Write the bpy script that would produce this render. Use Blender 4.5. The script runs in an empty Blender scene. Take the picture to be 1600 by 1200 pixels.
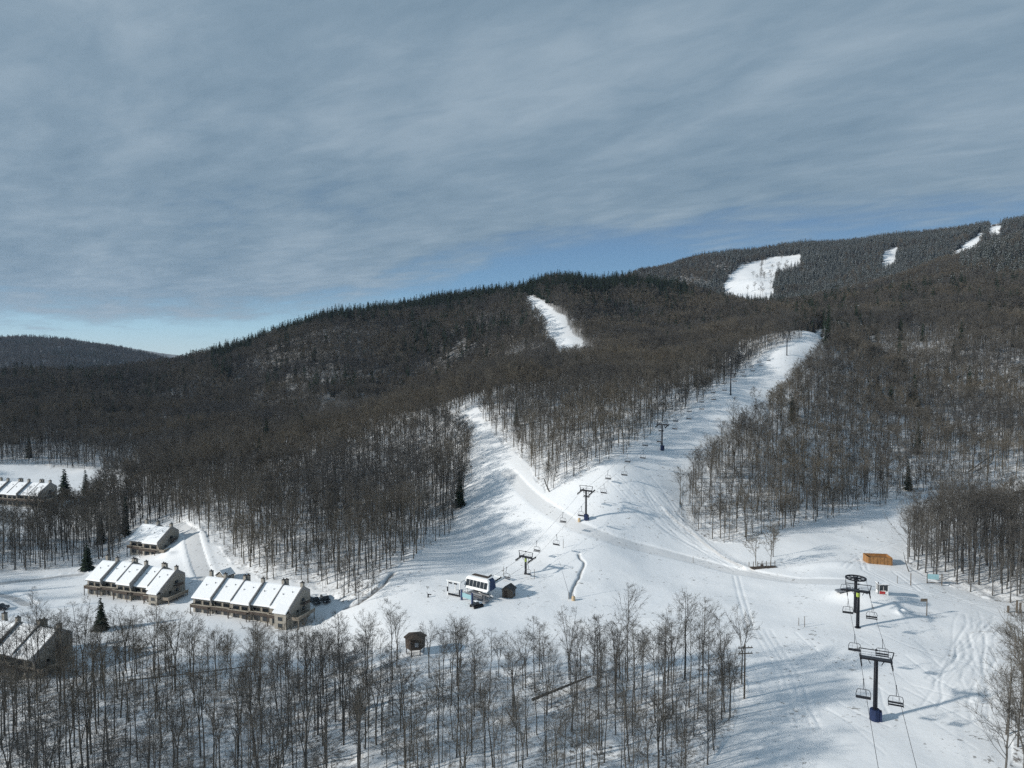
import bpy, math, random
import numpy as np
from mathutils import Vector, Matrix
random.seed(11); RS=np.random.RandomState(11)
R=math.radians; PI=math.pi
sc=bpy.context.scene
# ---------------------------------------------------------------- camera, sky, sun, exposure
F=1067.0; CAMZ=65.0; PITCH=R(2.15)
cam=bpy.data.objects.new('camera',bpy.data.cameras.new('camera')); sc.collection.objects.link(cam)
cam.location=(0,0,CAMZ); cam.rotation_euler=(PI/2-PITCH,0,0)
cam.data.sensor_width=36; cam.data.lens=36*F/1600; cam.data.clip_start=1; cam.data.clip_end=12000
sc.camera=cam
SUN_EL=R(23); SUN_AZ=math.atan2(-.945,-.326)      # azimuth of the sun, clockwise from +Y
world=bpy.data.worlds.new('World'); sc.world=world; world.use_nodes=True
nt=world.node_tree; nt.nodes.clear(); N=nt.nodes.new; K=nt.links.new
def wmath(op,a,b=None,c=None):
    n=N('ShaderNodeMath'); n.operation=op
    for i,v in enumerate((a,b,c)):
        if v is None: continue
        if isinstance(v,(int,float)): n.inputs[i].default_value=v
        else: K(v,n.inputs[i])
    return n.outputs[0]
def wramp(f,stops,interp='LINEAR'):
    n=N('ShaderNodeValToRGB'); n.color_ramp.interpolation=interp; e=n.color_ramp.elements
    while len(e)<len(stops): e.new(.5)
    for i,(p,c) in enumerate(stops): e[i].position=p; e[i].color=(*c,1) if len(c)==3 else c
    K(f,n.inputs[0]); return n.outputs[0]
sky=N('ShaderNodeTexSky'); sky.sky_type='NISHITA'; sky.sun_disc=False
sky.sun_elevation=SUN_EL; sky.sun_rotation=SUN_AZ; sky.altitude=600; sky.air_density=1.0; sky.dust_density=.4; sky.ozone_density=1.5
tc=N('ShaderNodeTexCoord'); sep=N('ShaderNodeSeparateXYZ'); K(tc.outputs['Generated'],sep.inputs[0])
dx,dy,dz=sep.outputs
den=wmath('ADD',wmath('MAXIMUM',dz,0.0),.06)
px=wmath('DIVIDE',dx,den); py=wmath('DIVIDE',dy,den)
comb=N('ShaderNodeCombineXYZ'); K(px,comb.inputs[0]); K(py,comb.inputs[1])
def cloudnoise(rot,sx,sy,scale,detail,rough,dist,seed):
    m=N('ShaderNodeMapping'); K(comb.outputs[0],m.inputs[0]); m.vector_type='TEXTURE'
    m.inputs['Rotation'].default_value=(0,0,rot); m.inputs['Scale'].default_value=(sx,sy,1); m.inputs['Location'].default_value=(seed,seed*.7,0)
    n=N('ShaderNodeTexNoise'); n.inputs['Scale'].default_value=scale; n.inputs['Detail'].default_value=detail
    n.inputs['Roughness'].default_value=rough; n.inputs['Distortion'].default_value=dist; K(m.outputs[0],n.inputs['Vector'])
    return n.outputs['Fac']
big=cloudnoise(R(20),1.6,1.0,.50,3,.5,.2,3.1)
mid=cloudnoise(R(-58),2.2,.85,1.5,5,.55,.3,7.7)
fin=cloudnoise(R(-32),1.8,.9,6.0,6,.6,.35,1.7)
elev=wmath('ARCSINE',dz)                            # radians
azi=wmath('ARCTAN2',dx,dy)                          # 0 ahead, + to the right
s=wmath('ADD',wmath('MULTIPLY',big,.45),wmath('ADD',wmath('MULTIPLY',mid,.37),wmath('MULTIPLY',fin,.18)))
# the cloud sheet ends low over the horizon, higher right of centre
edge=wmath('ADD',.050,wmath('MULTIPLY',wmath('MINIMUM',wmath('MAXIMUM',wmath('ADD',azi,.38),0.0),.5),.235))
low=wmath('DIVIDE',wmath('SUBTRACT',elev,edge),.055)
low=wmath('MINIMUM',wmath('MAXIMUM',low,-1.0),1.0)
cov=wmath('ADD',s,wmath('MULTIPLY',low,.20))
mask=wramp(cov,[(.41,(0,0,0)),(.66,(.95,.95,.95))],'EASE')
tone=wramp(wmath('ADD',wmath('MULTIPLY',mid,.42),wmath('ADD',wmath('MULTIPLY',big,.30),wmath('MULTIPLY',fin,.28))),
    [(.38,(1.72,2.60,3.42)),(.5,(2.35,3.28,4.12)),(.62,(3.20,4.12,4.92))])
mixc=N('ShaderNodeMix'); mixc.data_type='RGBA'; K(mask,mixc.inputs[0]); K(tone,mixc.inputs[7])
clear=wramp(wmath('MULTIPLY',wmath('MAXIMUM',elev,0.0),2.0),[(0,(5.3,7.3,8.4)),(.08,(3.7,6.4,8.3)),(.20,(1.35,3.3,5.7)),(.36,(1.0,2.2,4.1)),(1,(.7,1.5,3.2))])
skyc=N('ShaderNodeMix'); skyc.data_type='RGBA'; skyc.inputs[0].default_value=.75
K(sky.outputs[0],skyc.inputs[6]); K(clear,skyc.inputs[7])
K(skyc.outputs[2],mixc.inputs[6])
bg=N('ShaderNodeBackground'); bg.inputs[1].default_value=.10; K(mixc.outputs[2],bg.inputs[0])
wo=N('ShaderNodeOutputWorld'); K(bg.outputs[0],wo.inputs[0])
sl=bpy.data.lights.new('sun','SUN'); sl.energy=4.5; sl.angle=R(2.0); sl.color=(1,.955,.88)
sun=bpy.data.objects.new('sun',sl); sc.collection.objects.link(sun)
LD=Vector((.945*math.cos(SUN_EL),.326*math.cos(SUN_EL),-math.sin(SUN_EL)))
sun.rotation_euler=LD.to_track_quat('-Z','Y').to_euler(); sun.location=(-200,-60,300)
sc.view_settings.view_transform='Standard'; sc.view_settings.look='None'; sc.view_settings.exposure=0; sc.view_settings.gamma=1
sc.render.engine='CYCLES'; cy=sc.cycles; cy.max_bounces=4; cy.diffuse_bounces=2; cy.glossy_bounces=2; cy.transmission_bounces=2
cy.use_denoising=False; cy.use_adaptive_sampling=True; cy.adaptive_threshold=.025; cy.caustics_reflective=False; cy.caustics_refractive=False
# ---------------------------------------------------------------- terrain height: thin-plate surface through surveyed points
cp_,sp_=math.cos(PITCH),math.sin(PITCH)
def ray(u,v):
    a=(u-800)/F; b=(600-v)/F
    return np.array([a, cp_+b*sp_, -sp_+b*cp_])
def at(u,v,Y):
    d=ray(u,v); t=Y/d[1]; return (d[0]*t, Y, CAMZ+d[2]*t)
def proj(x,y,z):
    dz=z-CAMZ; dep=y*cp_-dz*sp_; up=y*sp_+dz*cp_
    return 800+F*x/dep, 600-F*up/dep
G='''0 1200 117;400 1200 115;800 1200 110;1200 1200 108;1600 1200 105
0 1050 158;300 1050 153;600 1050 145;900 1050 142;1200 1050 141;1600 1050 139
150 940 202;400 970 187;500 950 195;0 960 190;240 865 241;60 893 232;60 785 350;60 840 275
0 745 400;150 750 400;100 700 470;100 650 600;0 605 850;120 600 900;240 585 950;300 577 950;360 560 980
430 538 1000;500 515 1020;600 492 1040;680 476 1050;760 466 1050;805 468 1050
0 526 3000;60 528 3000;120 538 2900;180 555 2800;240 578 2700;300 588 2600;0 600 1900;150 600 1800;-200 530 3000
300 650 640;400 600 800;500 650 600;500 580 800;600 640 640;600 560 850;700 600 750;700 530 900;700 500 980;400 560 920
700 700 332;560 722 345;400 755 335;250 790 320;150 835 290;745 635 375
600 900 205;540 935 196;450 900 212;350 880 225;300 830 250;640 850 232;500 820 255;600 780 285;700 830 250;735 750 285;740 690 325
800 800 255;800 740 280;770 690 320;860 760 265;755 930 190;900 930 190;1050 930 190;1000 850 228;1150 890 212
915 812 237;960 740 262;1035 703 292;1142 617 369;1229 554 470;1278 520 530
850 700 300;950 640 350;850 640 370;1050 600 420;1150 560 500;800 600 480;900 585 520;900 558 640;900 545 680;870 510 800;840 480 920;812 465 1050
860 450 1060;940 446 1080;990 448 1080;1050 462 1060;990 436 1700;1050 420 1750;1150 402 1800;1250 392 1800;1350 378 1850;1450 368 1850;1540 358 1850;1600 352 1850;1750 345 1850
1180 462 1350;1220 405 1700;1300 450 1350;1400 410 1500;1500 410 1400;1180 480 1100;1000 500 900;1000 550 650;1180 530 600;1300 480 850
1100 830 243;1220 825 246;1400 780 290;1300 800 268;1300 730 320;1300 650 390;1300 590 460;1300 545 540
1450 700 360;1450 620 450;1450 540 560;1450 480 700;1500 425 850;1580 410 850;1600 390 900;1580 640 430;1580 560 520;1580 780 300;1450 905 200;1560 935 187;1450 830 250;1600 860 225
1240 880 215;1340 980 165;1367 1125 122;1330 930 183'''
W='''-60 60 -2;0 40 0;60 60 0;-120 100 -6;120 100 2;-20 20 0;20 20 0;-280 230 -8;260 200 2;-560 420 0;-900 900 20
-400 1200 5;-700 1400 0;-200 1400 55;-50 1400 100;300 1400 150;20 1350 130;250 1250 150;-1500 4500 0;0 4500 0;1500 4500 100;800 3000 200;0 2500 30;1400 2500 300;1500 1500 400;800 600 110;-2500 3000 120;350 300 20;430 260 8;500 500 70'''
def _pts():
    P=[]
    for s in G.replace('\n',';').split(';'):
        u,v,Y=map(float,s.split()); P.append(at(u,v,Y))
    for s in W.replace('\n',';').split(';'): P.append(tuple(map(float,s.split())))
    return np.array(P)
def _uv(x,y):
    r=np.hypot(x,y); return np.stack([np.arctan2(x,y)*1.6, np.log(r)],-1)
PT=_pts(); Q=_uv(PT[:,0],PT[:,1])
def _k(d2): return 0.5*d2*np.log(d2+1e-12)
NPT=len(PT); A=np.zeros((NPT+3,NPT+3))
D=((Q[:,None]-Q[None])**2).sum(-1); A[:NPT,:NPT]=_k(D)+np.eye(NPT)*1e-4
A[:NPT,NPT]=1;A[:NPT,NPT+1:]=Q;A[NPT,:NPT]=1;A[NPT+1:,:NPT]=Q.T
WT=np.linalg.solve(A,np.r_[PT[:,2],0,0,0])
def hbase(x,y):
    x=np.atleast_1d(np.asarray(x,float));y=np.atleast_1d(np.asarray(y,float))
    sh=x.shape; x=x.ravel();y=y.ravel(); q=_uv(x,y); out=np.empty(len(x))
    for i in range(0,len(x),20000):
        qq=q[i:i+20000]; d=((qq[:,None]-Q[None])**2).sum(-1)
        out[i:i+20000]=_k(d)@WT[:NPT]+WT[NPT]+qq@WT[NPT+1:]
    return out.reshape(sh)
def _hash(ix,iy,s):
    n=(ix.astype(np.int64)*374761393+iy.astype(np.int64)*668265263+s*1442695041)&0xffffffff
    n=((n^(n>>13))*1274126177)&0xffffffff
    return ((n^(n>>16))&0xffff)/65535.0
def vnoise(x,y,s=0):
    ix=np.floor(x);iy=np.floor(y);fx=x-ix;fy=y-iy
    fx=fx*fx*(3-2*fx);fy=fy*fy*(3-2*fy)
    a=_hash(ix,iy,s);b=_hash(ix+1,iy,s);c=_hash(ix,iy+1,s);d=_hash(ix+1,iy+1,s)
    return (a*(1-fx)+b*fx)*(1-fy)+(c*(1-fx)+d*fx)*fy-.5
def fbm(x,y,sc_,o=3,s=0):
    t=0;a=1.;k=1./sc_
    for i in range(o): t=t+a*vnoise(x*k+17*i,y*k-9*i,s+i); a*=.5;k*=2.03
    return t
def hit(u,v,y0=85,y1=3600):
    d=ray(u,v); Ys=np.exp(np.linspace(math.log(y0),math.log(y1),420))
    t=Ys/d[1]; xs=d[0]*t; zs=CAMZ+d[2]*t; h=hbase(xs,Ys); b=np.where(zs<h)[0]
    if len(b)==0:
        g=np.argmin((zs-h)/Ys); return xs[g],Ys[g]
    i=b[0]
    if i==0: return xs[0],Ys[0]
    f=(zs[i-1]-h[i-1])/((zs[i-1]-h[i-1])-(zs[i]-h[i])); return xs[i-1]+f*(xs[i]-xs[i-1]),Ys[i-1]+f*(Ys[i]-Ys[i-1])
def wline(s,y0=85,y1=3600,dens=30):
    p=[tuple(map(float,q.split(','))) for q in s.split()]; out=[]
    for a,b in zip(p[:-1],p[1:]):
        n=max(1,int(math.hypot(a[0]-b[0],a[1]-b[1])/dens))
        for k in range(n): out.append(hit(a[0]+(b[0]-a[0])*k/n,a[1]+(b[1]-a[1])*k/n,y0,y1))
    out.append(hit(*p[-1],y0,y1)); return np.array(out)
def inpoly(x,y,P):
    r=np.zeros(x.shape,bool); sel=(x>P[:,0].min())&(x<P[:,0].max())&(y>P[:,1].min())&(y<P[:,1].max())
    xs=x[sel];ys=y[sel];c=np.zeros(xs.shape,bool)
    for (x1,y1),(x2,y2) in zip(P,np.roll(P,-1,0)):
        if y1==y2: continue
        c^=((y1>ys)!=(y2>ys))&(xs<(x2-x1)*(ys-y1)/(y2-y1)+x1)
    r[sel]=c; return r
def linedist(x,y,P,pad):
    """distance to a polyline, signed side and position along it (only near it, else pad)"""
    D=np.full(x.shape,float(pad));S=np.zeros(x.shape)
    sel=(x>P[:,0].min()-pad)&(x<P[:,0].max()+pad)&(y>P[:,1].min()-pad)&(y<P[:,1].max()+pad)
    xs=x[sel];ys=y[sel];d=np.full(xs.shape,float(pad));s=np.zeros(xs.shape)
    for a,b in zip(P[:-1],P[1:]):
        e=b-a;L=max((e**2).sum(),1e-9);t=np.clip(((xs-a[0])*e[0]+(ys-a[1])*e[1])/L,0,1)
        qx=xs-a[0]-t*e[0];qy=ys-a[1]-t*e[1];q=np.hypot(qx,qy);m=q<d
        d[m]=q[m];s[m]=np.sign(e[0]*qy-e[1]*qx)[m]
    D[sel]=d;S[sel]=s;return D,S
CLEAR=[
 wline('''560,948 600,908 640,876 700,838 722,802 735,742 738,692 700,662 740,634 757,638 758,660 787,697 817,724 837,748 852,770 870,763
  940,728 1000,690 1060,654 1130,600 1200,550 1250,524 1284,516 1290,552 1200,640 1130,712 1078,760 1048,797 1090,832 1120,846 1160,850 1220,832 1260,816
  1330,800 1400,782 1450,770 1600,757 1720,750 1720,795 1600,815 1480,830 1425,852 1420,882 1450,907 1500,922 1560,938 1640,955 1700,965 1720,1010 1650,1060
  1590,1105 1566,1200 1540,1330 1090,1330 1105,1200 1140,1140 1166,1092 1168,1060 1150,1046 1000,1042 850,1046 700,1050 600,1042 500,1046 400,1050 300,1044 140,1050
  0,1062 -160,1070 -160,885 0,893 70,893 128,884 170,884 190,874 196,838 215,822 240,818 275,818 300,826 330,838 352,872 400,905 480,918 535,945'''),
 wline('-120,738 0,731 60,729 120,735 160,743 204,750 196,770 150,778 120,815 60,838 0,846 -120,850',265,500),
 wline('807,464 822,465 848,478 878,500 905,528 931,549 937,600 872,602 868,548 846,518 822,487',590,1100),
 wline('1128,452 1138,432 1160,418 1200,403 1252,398 1250,418 1215,425 1205,472 1150,474 1130,466',1150,1790),
 wline('1374,424 1382,390 1402,384 1400,412 1390,424',1200,1860),
 wline('1480,424 1488,398 1512,378 1530,364 1540,368 1518,396 1506,424',1000,1860),
 wline('1543,372 1549,352 1570,350 1562,372',1000,1880)]
THIN=[wline('470,646 520,628 600,628 660,634 640,656 560,662 480,664',450,900)]
def cleared(x,y,wob=1.0):
    x=np.atleast_1d(np.asarray(x,float));y=np.atleast_1d(np.asarray(y,float))
    far_=np.clip((np.hypot(x,y)-550)/600,0,1);wx=x+wob*fbm(x,y,9,2,5)*3+far_*fbm(x,y,45,3,15)*7;wy=y+wob*fbm(x,y,9,2,8)*3+far_*fbm(x,y,45,3,18)*7
    r=np.zeros(x.shape,bool)
    for P in CLEAR: r|=inpoly(wx,wy,P)
    return r
def rough(x,y):
    r=np.hypot(x,y); k=np.clip((r-350)/500,0,1)
    return fbm(x,y,26,3,1)*.9+fbm(x,y,130,3,4)*k*16
def ground(x,y):
    X_=np.atleast_1d(np.asarray(x,float));Y_=np.atleast_1d(np.asarray(y,float));v=hbase(x,y)+rough(X_,Y_)+(carve(X_,Y_) if np.hypot(X_,Y_).max()<600 else 0)
    return float(v[0]) if np.ndim(x)==0 else v
# marks pressed into the snow
ROAD=wline('792,738 820,768 850,792 900,822 960,843 1040,864 1100,879 1150,893 1250,906 1330,910',dens=25)
TRK=[wline('955,752 985,785 1030,818 1085,850 1125,876 1150,890'),wline('962,742 1000,780 1048,812 1100,846 1140,878'),
 wline('1010,770 1030,800 1060,822'),wline('1160,890 1240,905 1320,890 1345,868 1420,840'),
 wline('1345,870 1352,892 1400,915 1470,935 1560,948'),wline('1400,895 1440,925 1540,940'),
 wline('1180,985 1215,1040 1240,1130'),wline('1200,985 1240,1050 1275,1140'),wline('1150,900 1160,940 1172,980')]
BANK=wline('1040,800 1085,836 1120,866 1160,888')
DITCH=wline('905,866 913,880 905,898 897,920 893,936',dens=10)
CREEK=wline('612,898 600,914 585,926 560,942 540,950',dens=10)
ROAD2=wline('272,818 298,832 306,860 312,880 322,900',dens=12)
ROAD3=wline('-80,912 0,912 60,905 126,898',dens=20)
ROAD4=wline('-60,926 0,928 24,935 42,945',dens=12)
def carve(x,y):
    z=np.zeros(x.shape)
    d,s=linedist(x,y,ROAD,9); z+=np.where(d<2.4,-.16,np.where(d<3.4,-.16+(d-2.4)/1.0*np.where(s>0,.22,.16),np.where(d<9,np.where(s>0,.06,.0)*np.clip(1-(d-3.4)/5,0,1),0)))*(d<9)
    for i,P in enumerate(TRK):
        d,s=linedist(x,y,P,3); z-=(.05 if 6<=i<=7 else .10)*np.exp(-((d-.75)/.35)**2)*(d<3)
    d,s=linedist(x,y,BANK,6); z+=(d<6)*np.where(s>0,1,0)*np.exp(-(d/2.0)**2)*.5
    n=fbm(x,y,5,2,31)*1.5
    d,s=linedist(x+n,y+n,DITCH,4); z-=.45*np.exp(-(d/.5)**2)*(d<4)
    d,s=linedist(x+n,y+n,CREEK,5); z-=.7*np.exp(-(d/.8)**2)*(d<5)
    for P in (ROAD2,ROAD3,ROAD4):
        d,s=linedist(x,y,P,7); z+=np.where(d<2.6,-.2,np.where(d<7,.13*np.exp(-((d-3.6)/.9)**2),0))
    # ski tracks churned into the slope at lower right
    for P,k in SKI:
        d,s=linedist(x,y,P,1.5); z-=k*np.exp(-(d/.28)**2)*(d<1.5)
    for (cx,cy_,a,b,h) in MOUND: z+=h*np.exp(-(((x-cx)/a)**2+((y-cy_)/b)**2))
    return z
SKI=[]
rr=random.Random(4)
for k in range(34):
    u0=rr.uniform(1495,1560);v0=rr.uniform(955,1000);u1=rr.uniform(1440,1560);v1=v0+rr.uniform(60,150)
    a=np.array(hit(u0,v0));b=np.array(hit(u1,v1)); n=7; w=rr.uniform(.4,1.3); ph=rr.uniform(0,6)
    e=(b-a)/np.hypot(*(b-a)); SKI.append((np.array([a+(b-a)*t/n+np.array([e[1],-e[0]])*w*math.sin(ph+t*1.3) for t in range(n+1)]),rr.uniform(.03,.085)))
for k in range(26):
    u0=rr.uniform(960,1040);v0=rr.uniform(745,790);t=rr.uniform(.4,1)
    a=np.array(hit(u0,v0));b=np.array(hit(u0+(1140-u0)*t+rr.uniform(-10,10),v0+(885-v0)*t)); SKI.append((np.array([a,(a+b)/2+rr.uniform(-1.2,1.2),b]),rr.uniform(.03,.09)))
for k in range(24):
    u0=rr.uniform(1170,1480);v0=rr.uniform(850,1100);a=np.array(hit(u0,v0));b=a+np.array([rr.uniform(-5,9),rr.uniform(-25,-8)]); SKI.append((np.array([a,(a+b)/2+rr.uniform(-1,1),b]),rr.uniform(.03,.07)))
HUTP=hit(1383,936)
MOUND=[(HUTP[0]-2,HUTP[1]+1,9,5,1.6),(HUTP[0]-9,HUTP[1]+2,5,4,1.0),(*hit(1412,957),1.5,1.0,1.1),(*hit(1180,886),6,4,.6),(*hit(1290,885),14,3,.9),(*hit(262,868),2.5,1.4,1.0)]
# ---------------------------------------------------------------- object helpers
C=sc.collection
def tag(o,label=None,cat=None,group=None,kind=None):
    if label: o['label']=label
    if cat: o['category']=cat
    if group: o['group']=group
    if kind: o['kind']=kind
    return o
def empty(name,loc,rz=0,label=None,cat=None,group=None):
    o=bpy.data.objects.new(name,None); C.objects.link(o); o.location=loc; o.rotation_euler=(0,0,rz); o.empty_display_size=.5
    return tag(o,label,cat,group)
class MB:
    def __init__(s): s.v=[];s.f=[];s.m=[]
    def add(s,vs,fs,m=0):
        b=len(s.v); s.v+=[tuple(q) for q in vs]; s.f+=[tuple(b+i for i in f) for f in fs]; s.m+=[m]*len(fs); return s
    def box(s,c,d,rz=0,m=0,rx=0,ry=0):
        M=Matrix.Rotation(rz,3,'Z')@Matrix.Rotation(ry,3,'Y')@Matrix.Rotation(rx,3,'X'); c=Vector(c)
        vs=[c+M@Vector((x*d[0]/2,y*d[1]/2,z*d[2]/2)) for x in(-1,1) for y in(-1,1) for z in(-1,1)]
        return s.add(vs,[(0,1,3,2),(4,6,7,5),(0,4,5,1),(2,3,7,6),(0,2,6,4),(1,5,7,3)],m)
    def beam(s,a,b,w,h,m=0):
        a=Vector(a);b=Vector(b);d=(b-a).normalized(); up=Vector((0,0,1)) if abs(d.z)<.95 else Vector((0,1,0))
        x=d.cross(up).normalized();y=x.cross(d)
        vs=[p+x*i*w/2+y*j*h/2 for p in(a,b) for i,j in((-1,-1),(1,-1),(1,1),(-1,1))]
        return s.add(vs,[(0,3,2,1),(4,5,6,7),(0,1,5,4),(1,2,6,5),(2,3,7,6),(3,0,4,7)],m)
    def tube(s,pts,rad,n=6,m=0,cap=True):
        pts=[Vector(p) for p in pts]; L=len(pts)
        if not hasattr(rad,'__len__'): rad=[rad]*L
        vs=[];fs=[]; d0=(pts[1]-pts[0]).normalized(); up=Vector((0,0,1)) if abs(d0.z)<.9 else Vector((1,0,0)); x=d0.cross(up).normalized()
        for i,p in enumerate(pts):
            d=(pts[min(i+1,L-1)]-pts[max(i-1,0)]).normalized(); x=(x-d*x.dot(d)).normalized(); y=d.cross(x)
            for k in range(n):
                a=2*PI*k/n; vs.append(p+(x*math.cos(a)+y*math.sin(a))*rad[i])
        for i in range(L-1):
            for k in range(n):
                k2=(k+1)%n; fs.append((i*n+k,i*n+k2,(i+1)*n+k2,(i+1)*n+k))
        if cap: fs+= [tuple(range(n))[::-1],tuple((L-1)*n+k for k in range(n))]
        return s.add(vs,fs,m)
    def cone3(s,a,b,r,m=0):          # thin tapering three-sided twig
        d=(b-a); x=d.orthogonal().normalized(); y=d.normalized().cross(x)
        t=random.random()*2; v=[a+(x*math.cos(t+q)+y*math.sin(t+q))*r for q in(0,2.0944,4.1888)]+[b]
        return s.add(v,[(0,1,3),(1,2,3),(2,0,3)],m)
    def prism(s,poly,z0,z1,m=0):
        n=len(poly); return s.add([(x,y,z0) for x,y in poly]+[(x,y,z1) for x,y in poly],[tuple(range(n))[::-1],tuple(range(n,2*n))]+[(i,(i+1)%n,n+(i+1)%n,n+i) for i in range(n)],m)
    def sprism(s,prof,x0,x1,m=0):    # profile in (y,z) pushed along x
        n=len(prof); return s.add([(x0,y,z) for y,z in prof]+[(x1,y,z) for y,z in prof],[tuple(range(n)),tuple(range(n,2*n))[::-1]]+[(i,n+i,n+(i+1)%n,(i+1)%n) for i in range(n)],m)
    def build(s,name,mat,parent=None,smooth=False,loc=None,label=None):
        me=bpy.data.meshes.new(name); me.from_pydata([tuple(q) for q in s.v],[],s.f)
        for mm in (mat if isinstance(mat,(list,tuple)) else [mat]): me.materials.append(mm)
        me.polygons.foreach_set('material_index',s.m)
        if smooth: me.shade_smooth()
        me.update(); o=bpy.data.objects.new(name,me); C.objects.link(o)
        if parent: o.parent=parent
        if loc: o.location=loc
        if label: o['label']=label
        return o
def copy_tree(o,parent=None):
    c=o.copy(); C.objects.link(c)
    if parent: c.parent=parent
    for ch in CH.get(o.name,[ ]) or [q for q in o.children]:
        copy_tree(ch,c)
    return c
CH={}
# ---------------------------------------------------------------- materials
def mat(name,col,rough=.8,metal=0,noise=None,bump=None,spec=.3,rand=0):
    m=bpy.data.materials.new(name); m.use_nodes=True; t=m.node_tree; b=t.nodes['Principled BSDF']
    b.inputs['Base Color'].default_value=(*col,1); b.inputs['Roughness'].default_value=rough; b.inputs['Metallic'].default_value=metal; b.inputs['Specular IOR Level'].default_value=spec
    last=None
    if noise or rand:
        tcn=t.nodes.new('ShaderNodeTexCoord'); nn=t.nodes.new('ShaderNodeTexNoise'); nn.inputs['Scale'].default_value=(noise or (1,0))[0]; nn.inputs['Detail'].default_value=4
        t.links.new(tcn.outputs['Object'],nn.inputs['Vector'])
        mr=t.nodes.new('ShaderNodeMapRange'); a=(noise or (1,0))[1]; mr.inputs[1].default_value=.3;mr.inputs[2].default_value=.7;mr.inputs[3].default_value=1-a;mr.inputs[4].default_value=1+a
        t.links.new(nn.outputs['Fac'],mr.inputs[0]); f=mr.outputs[0]
        if rand:
            oi=t.nodes.new('ShaderNodeObjectInfo'); m2=t.nodes.new('ShaderNodeMapRange'); m2.inputs[3].default_value=1-rand;m2.inputs[4].default_value=1+rand
            t.links.new(oi.outputs['Random'],m2.inputs[0]); mu=t.nodes.new('ShaderNodeMath');mu.operation='MULTIPLY';t.links.new(f,mu.inputs[0]);t.links.new(m2.outputs[0],mu.inputs[1]);f=mu.outputs[0]
        vm=t.nodes.new('ShaderNodeVectorMath');vm.operation='SCALE';vm.inputs[0].default_value=col;t.links.new(f,vm.inputs['Scale']);t.links.new(vm.outputs[0],b.inputs['Base Color'])
    if bump:
        n2=t.nodes.new('ShaderNodeTexNoise');n2.inputs['Scale'].default_value=bump[0];n2.inputs['Detail'].default_value=5
        bp=t.nodes.new('ShaderNodeBump');bp.inputs['Strength'].default_value=bump[1];bp.inputs['Distance'].default_value=bump[2]
        tc2=t.nodes.new('ShaderNodeTexCoord');t.links.new(tc2.outputs['Object'],n2.inputs['Vector']);t.links.new(n2.outputs['Fac'],bp.inputs['Height']);t.links.new(bp.outputs[0],b.inputs['Normal'])
    return m
M=dict(
 bark=mat('grey_bark',(.122,.114,.100),.95,noise=(3,.25),rand=.28,spec=.1),
 twig=mat('bare_twigs',(.110,.103,.090),.95,rand=.25,spec=.1),
 needle=mat('spruce_needles',(.016,.027,.018),.9,noise=(1.2,.4),rand=.3,spec=.1),
 roofsnow=mat('roof_snow',(.86,.88,.90),.6,bump=(1.2,.4,.15)),
 siding=mat('weathered_siding',(.30,.28,.245),.85,noise=(2.2,.14)),
 siding2=mat('grey_wall_board',(.27,.26,.25),.85,noise=(2.2,.14)),
 trim=mat('pale_trim',(.42,.38,.31),.7,noise=(3,.1)),
 darkwood=mat('dark_wood',(.07,.055,.045),.8,noise=(2,.25)),
 deck=mat('deck_boards',(.22,.19,.155),.8,noise=(3,.2)),
 glass=mat('window_glass',(.02,.025,.03),.12,spec=.6),
 rooftile=mat('roof_shingle',(.075,.072,.07),.85,noise=(3,.2)),
 black=mat('painted_black_steel',(.018,.020,.026),.5,.3,noise=(3,.2)),
 navy=mat('navy_padding',(.012,.024,.07),.7,noise=(2,.2)),
 darksteel=mat('dark_grey_steel',(.06,.065,.075),.5,.4,noise=(3,.2)),
 steel=mat('galvanised_steel',(.30,.31,.33),.5,.6,noise=(3,.2)),
 rope=mat('wire_rope',(.06,.06,.065),.5,.5),
 white=mat('white_panel',(.75,.77,.78),.4,noise=(2,.06)),
 blue=mat('dark_blue_panel',(.03,.055,.13),.5,noise=(2,.1)),
 teal=mat('pale_blue_panel',(.25,.42,.46),.5,noise=(2,.1)),
 lime=mat('lime_marker',(.42,.55,.10),.6),
 plywood=mat('warm_plywood',(.30,.155,.06),.75,noise=(1.5,.25)),
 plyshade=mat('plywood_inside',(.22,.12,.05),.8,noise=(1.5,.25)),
 red=mat('red_panel',(.38,.035,.035),.5,noise=(2,.15)),
 pole=mat('weathered_pole',(.13,.11,.09),.85,noise=(2,.2)),
 carpaint=mat('dark_car_paint',(.02,.024,.032),.25,.4,spec=.6),
 rubber=mat('tyre_rubber',(.02,.02,.02),.85),
 tan=mat('tan_padding',(.50,.38,.24),.8,noise=(2,.15)),
 rock=mat('dark_rock',(.10,.09,.08),.9,noise=(2,.3)),
)
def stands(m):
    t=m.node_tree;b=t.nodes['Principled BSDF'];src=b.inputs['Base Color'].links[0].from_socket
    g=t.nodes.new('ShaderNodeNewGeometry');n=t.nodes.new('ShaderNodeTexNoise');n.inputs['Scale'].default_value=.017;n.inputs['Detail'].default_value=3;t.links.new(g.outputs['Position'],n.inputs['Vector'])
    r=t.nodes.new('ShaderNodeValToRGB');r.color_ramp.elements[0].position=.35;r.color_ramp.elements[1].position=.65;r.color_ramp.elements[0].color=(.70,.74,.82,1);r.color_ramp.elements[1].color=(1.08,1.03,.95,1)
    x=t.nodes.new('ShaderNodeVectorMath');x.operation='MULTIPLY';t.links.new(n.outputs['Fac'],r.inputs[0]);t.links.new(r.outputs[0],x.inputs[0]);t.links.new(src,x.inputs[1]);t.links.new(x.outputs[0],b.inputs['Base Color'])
stands(M['bark']);stands(M['twig'])
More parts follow.
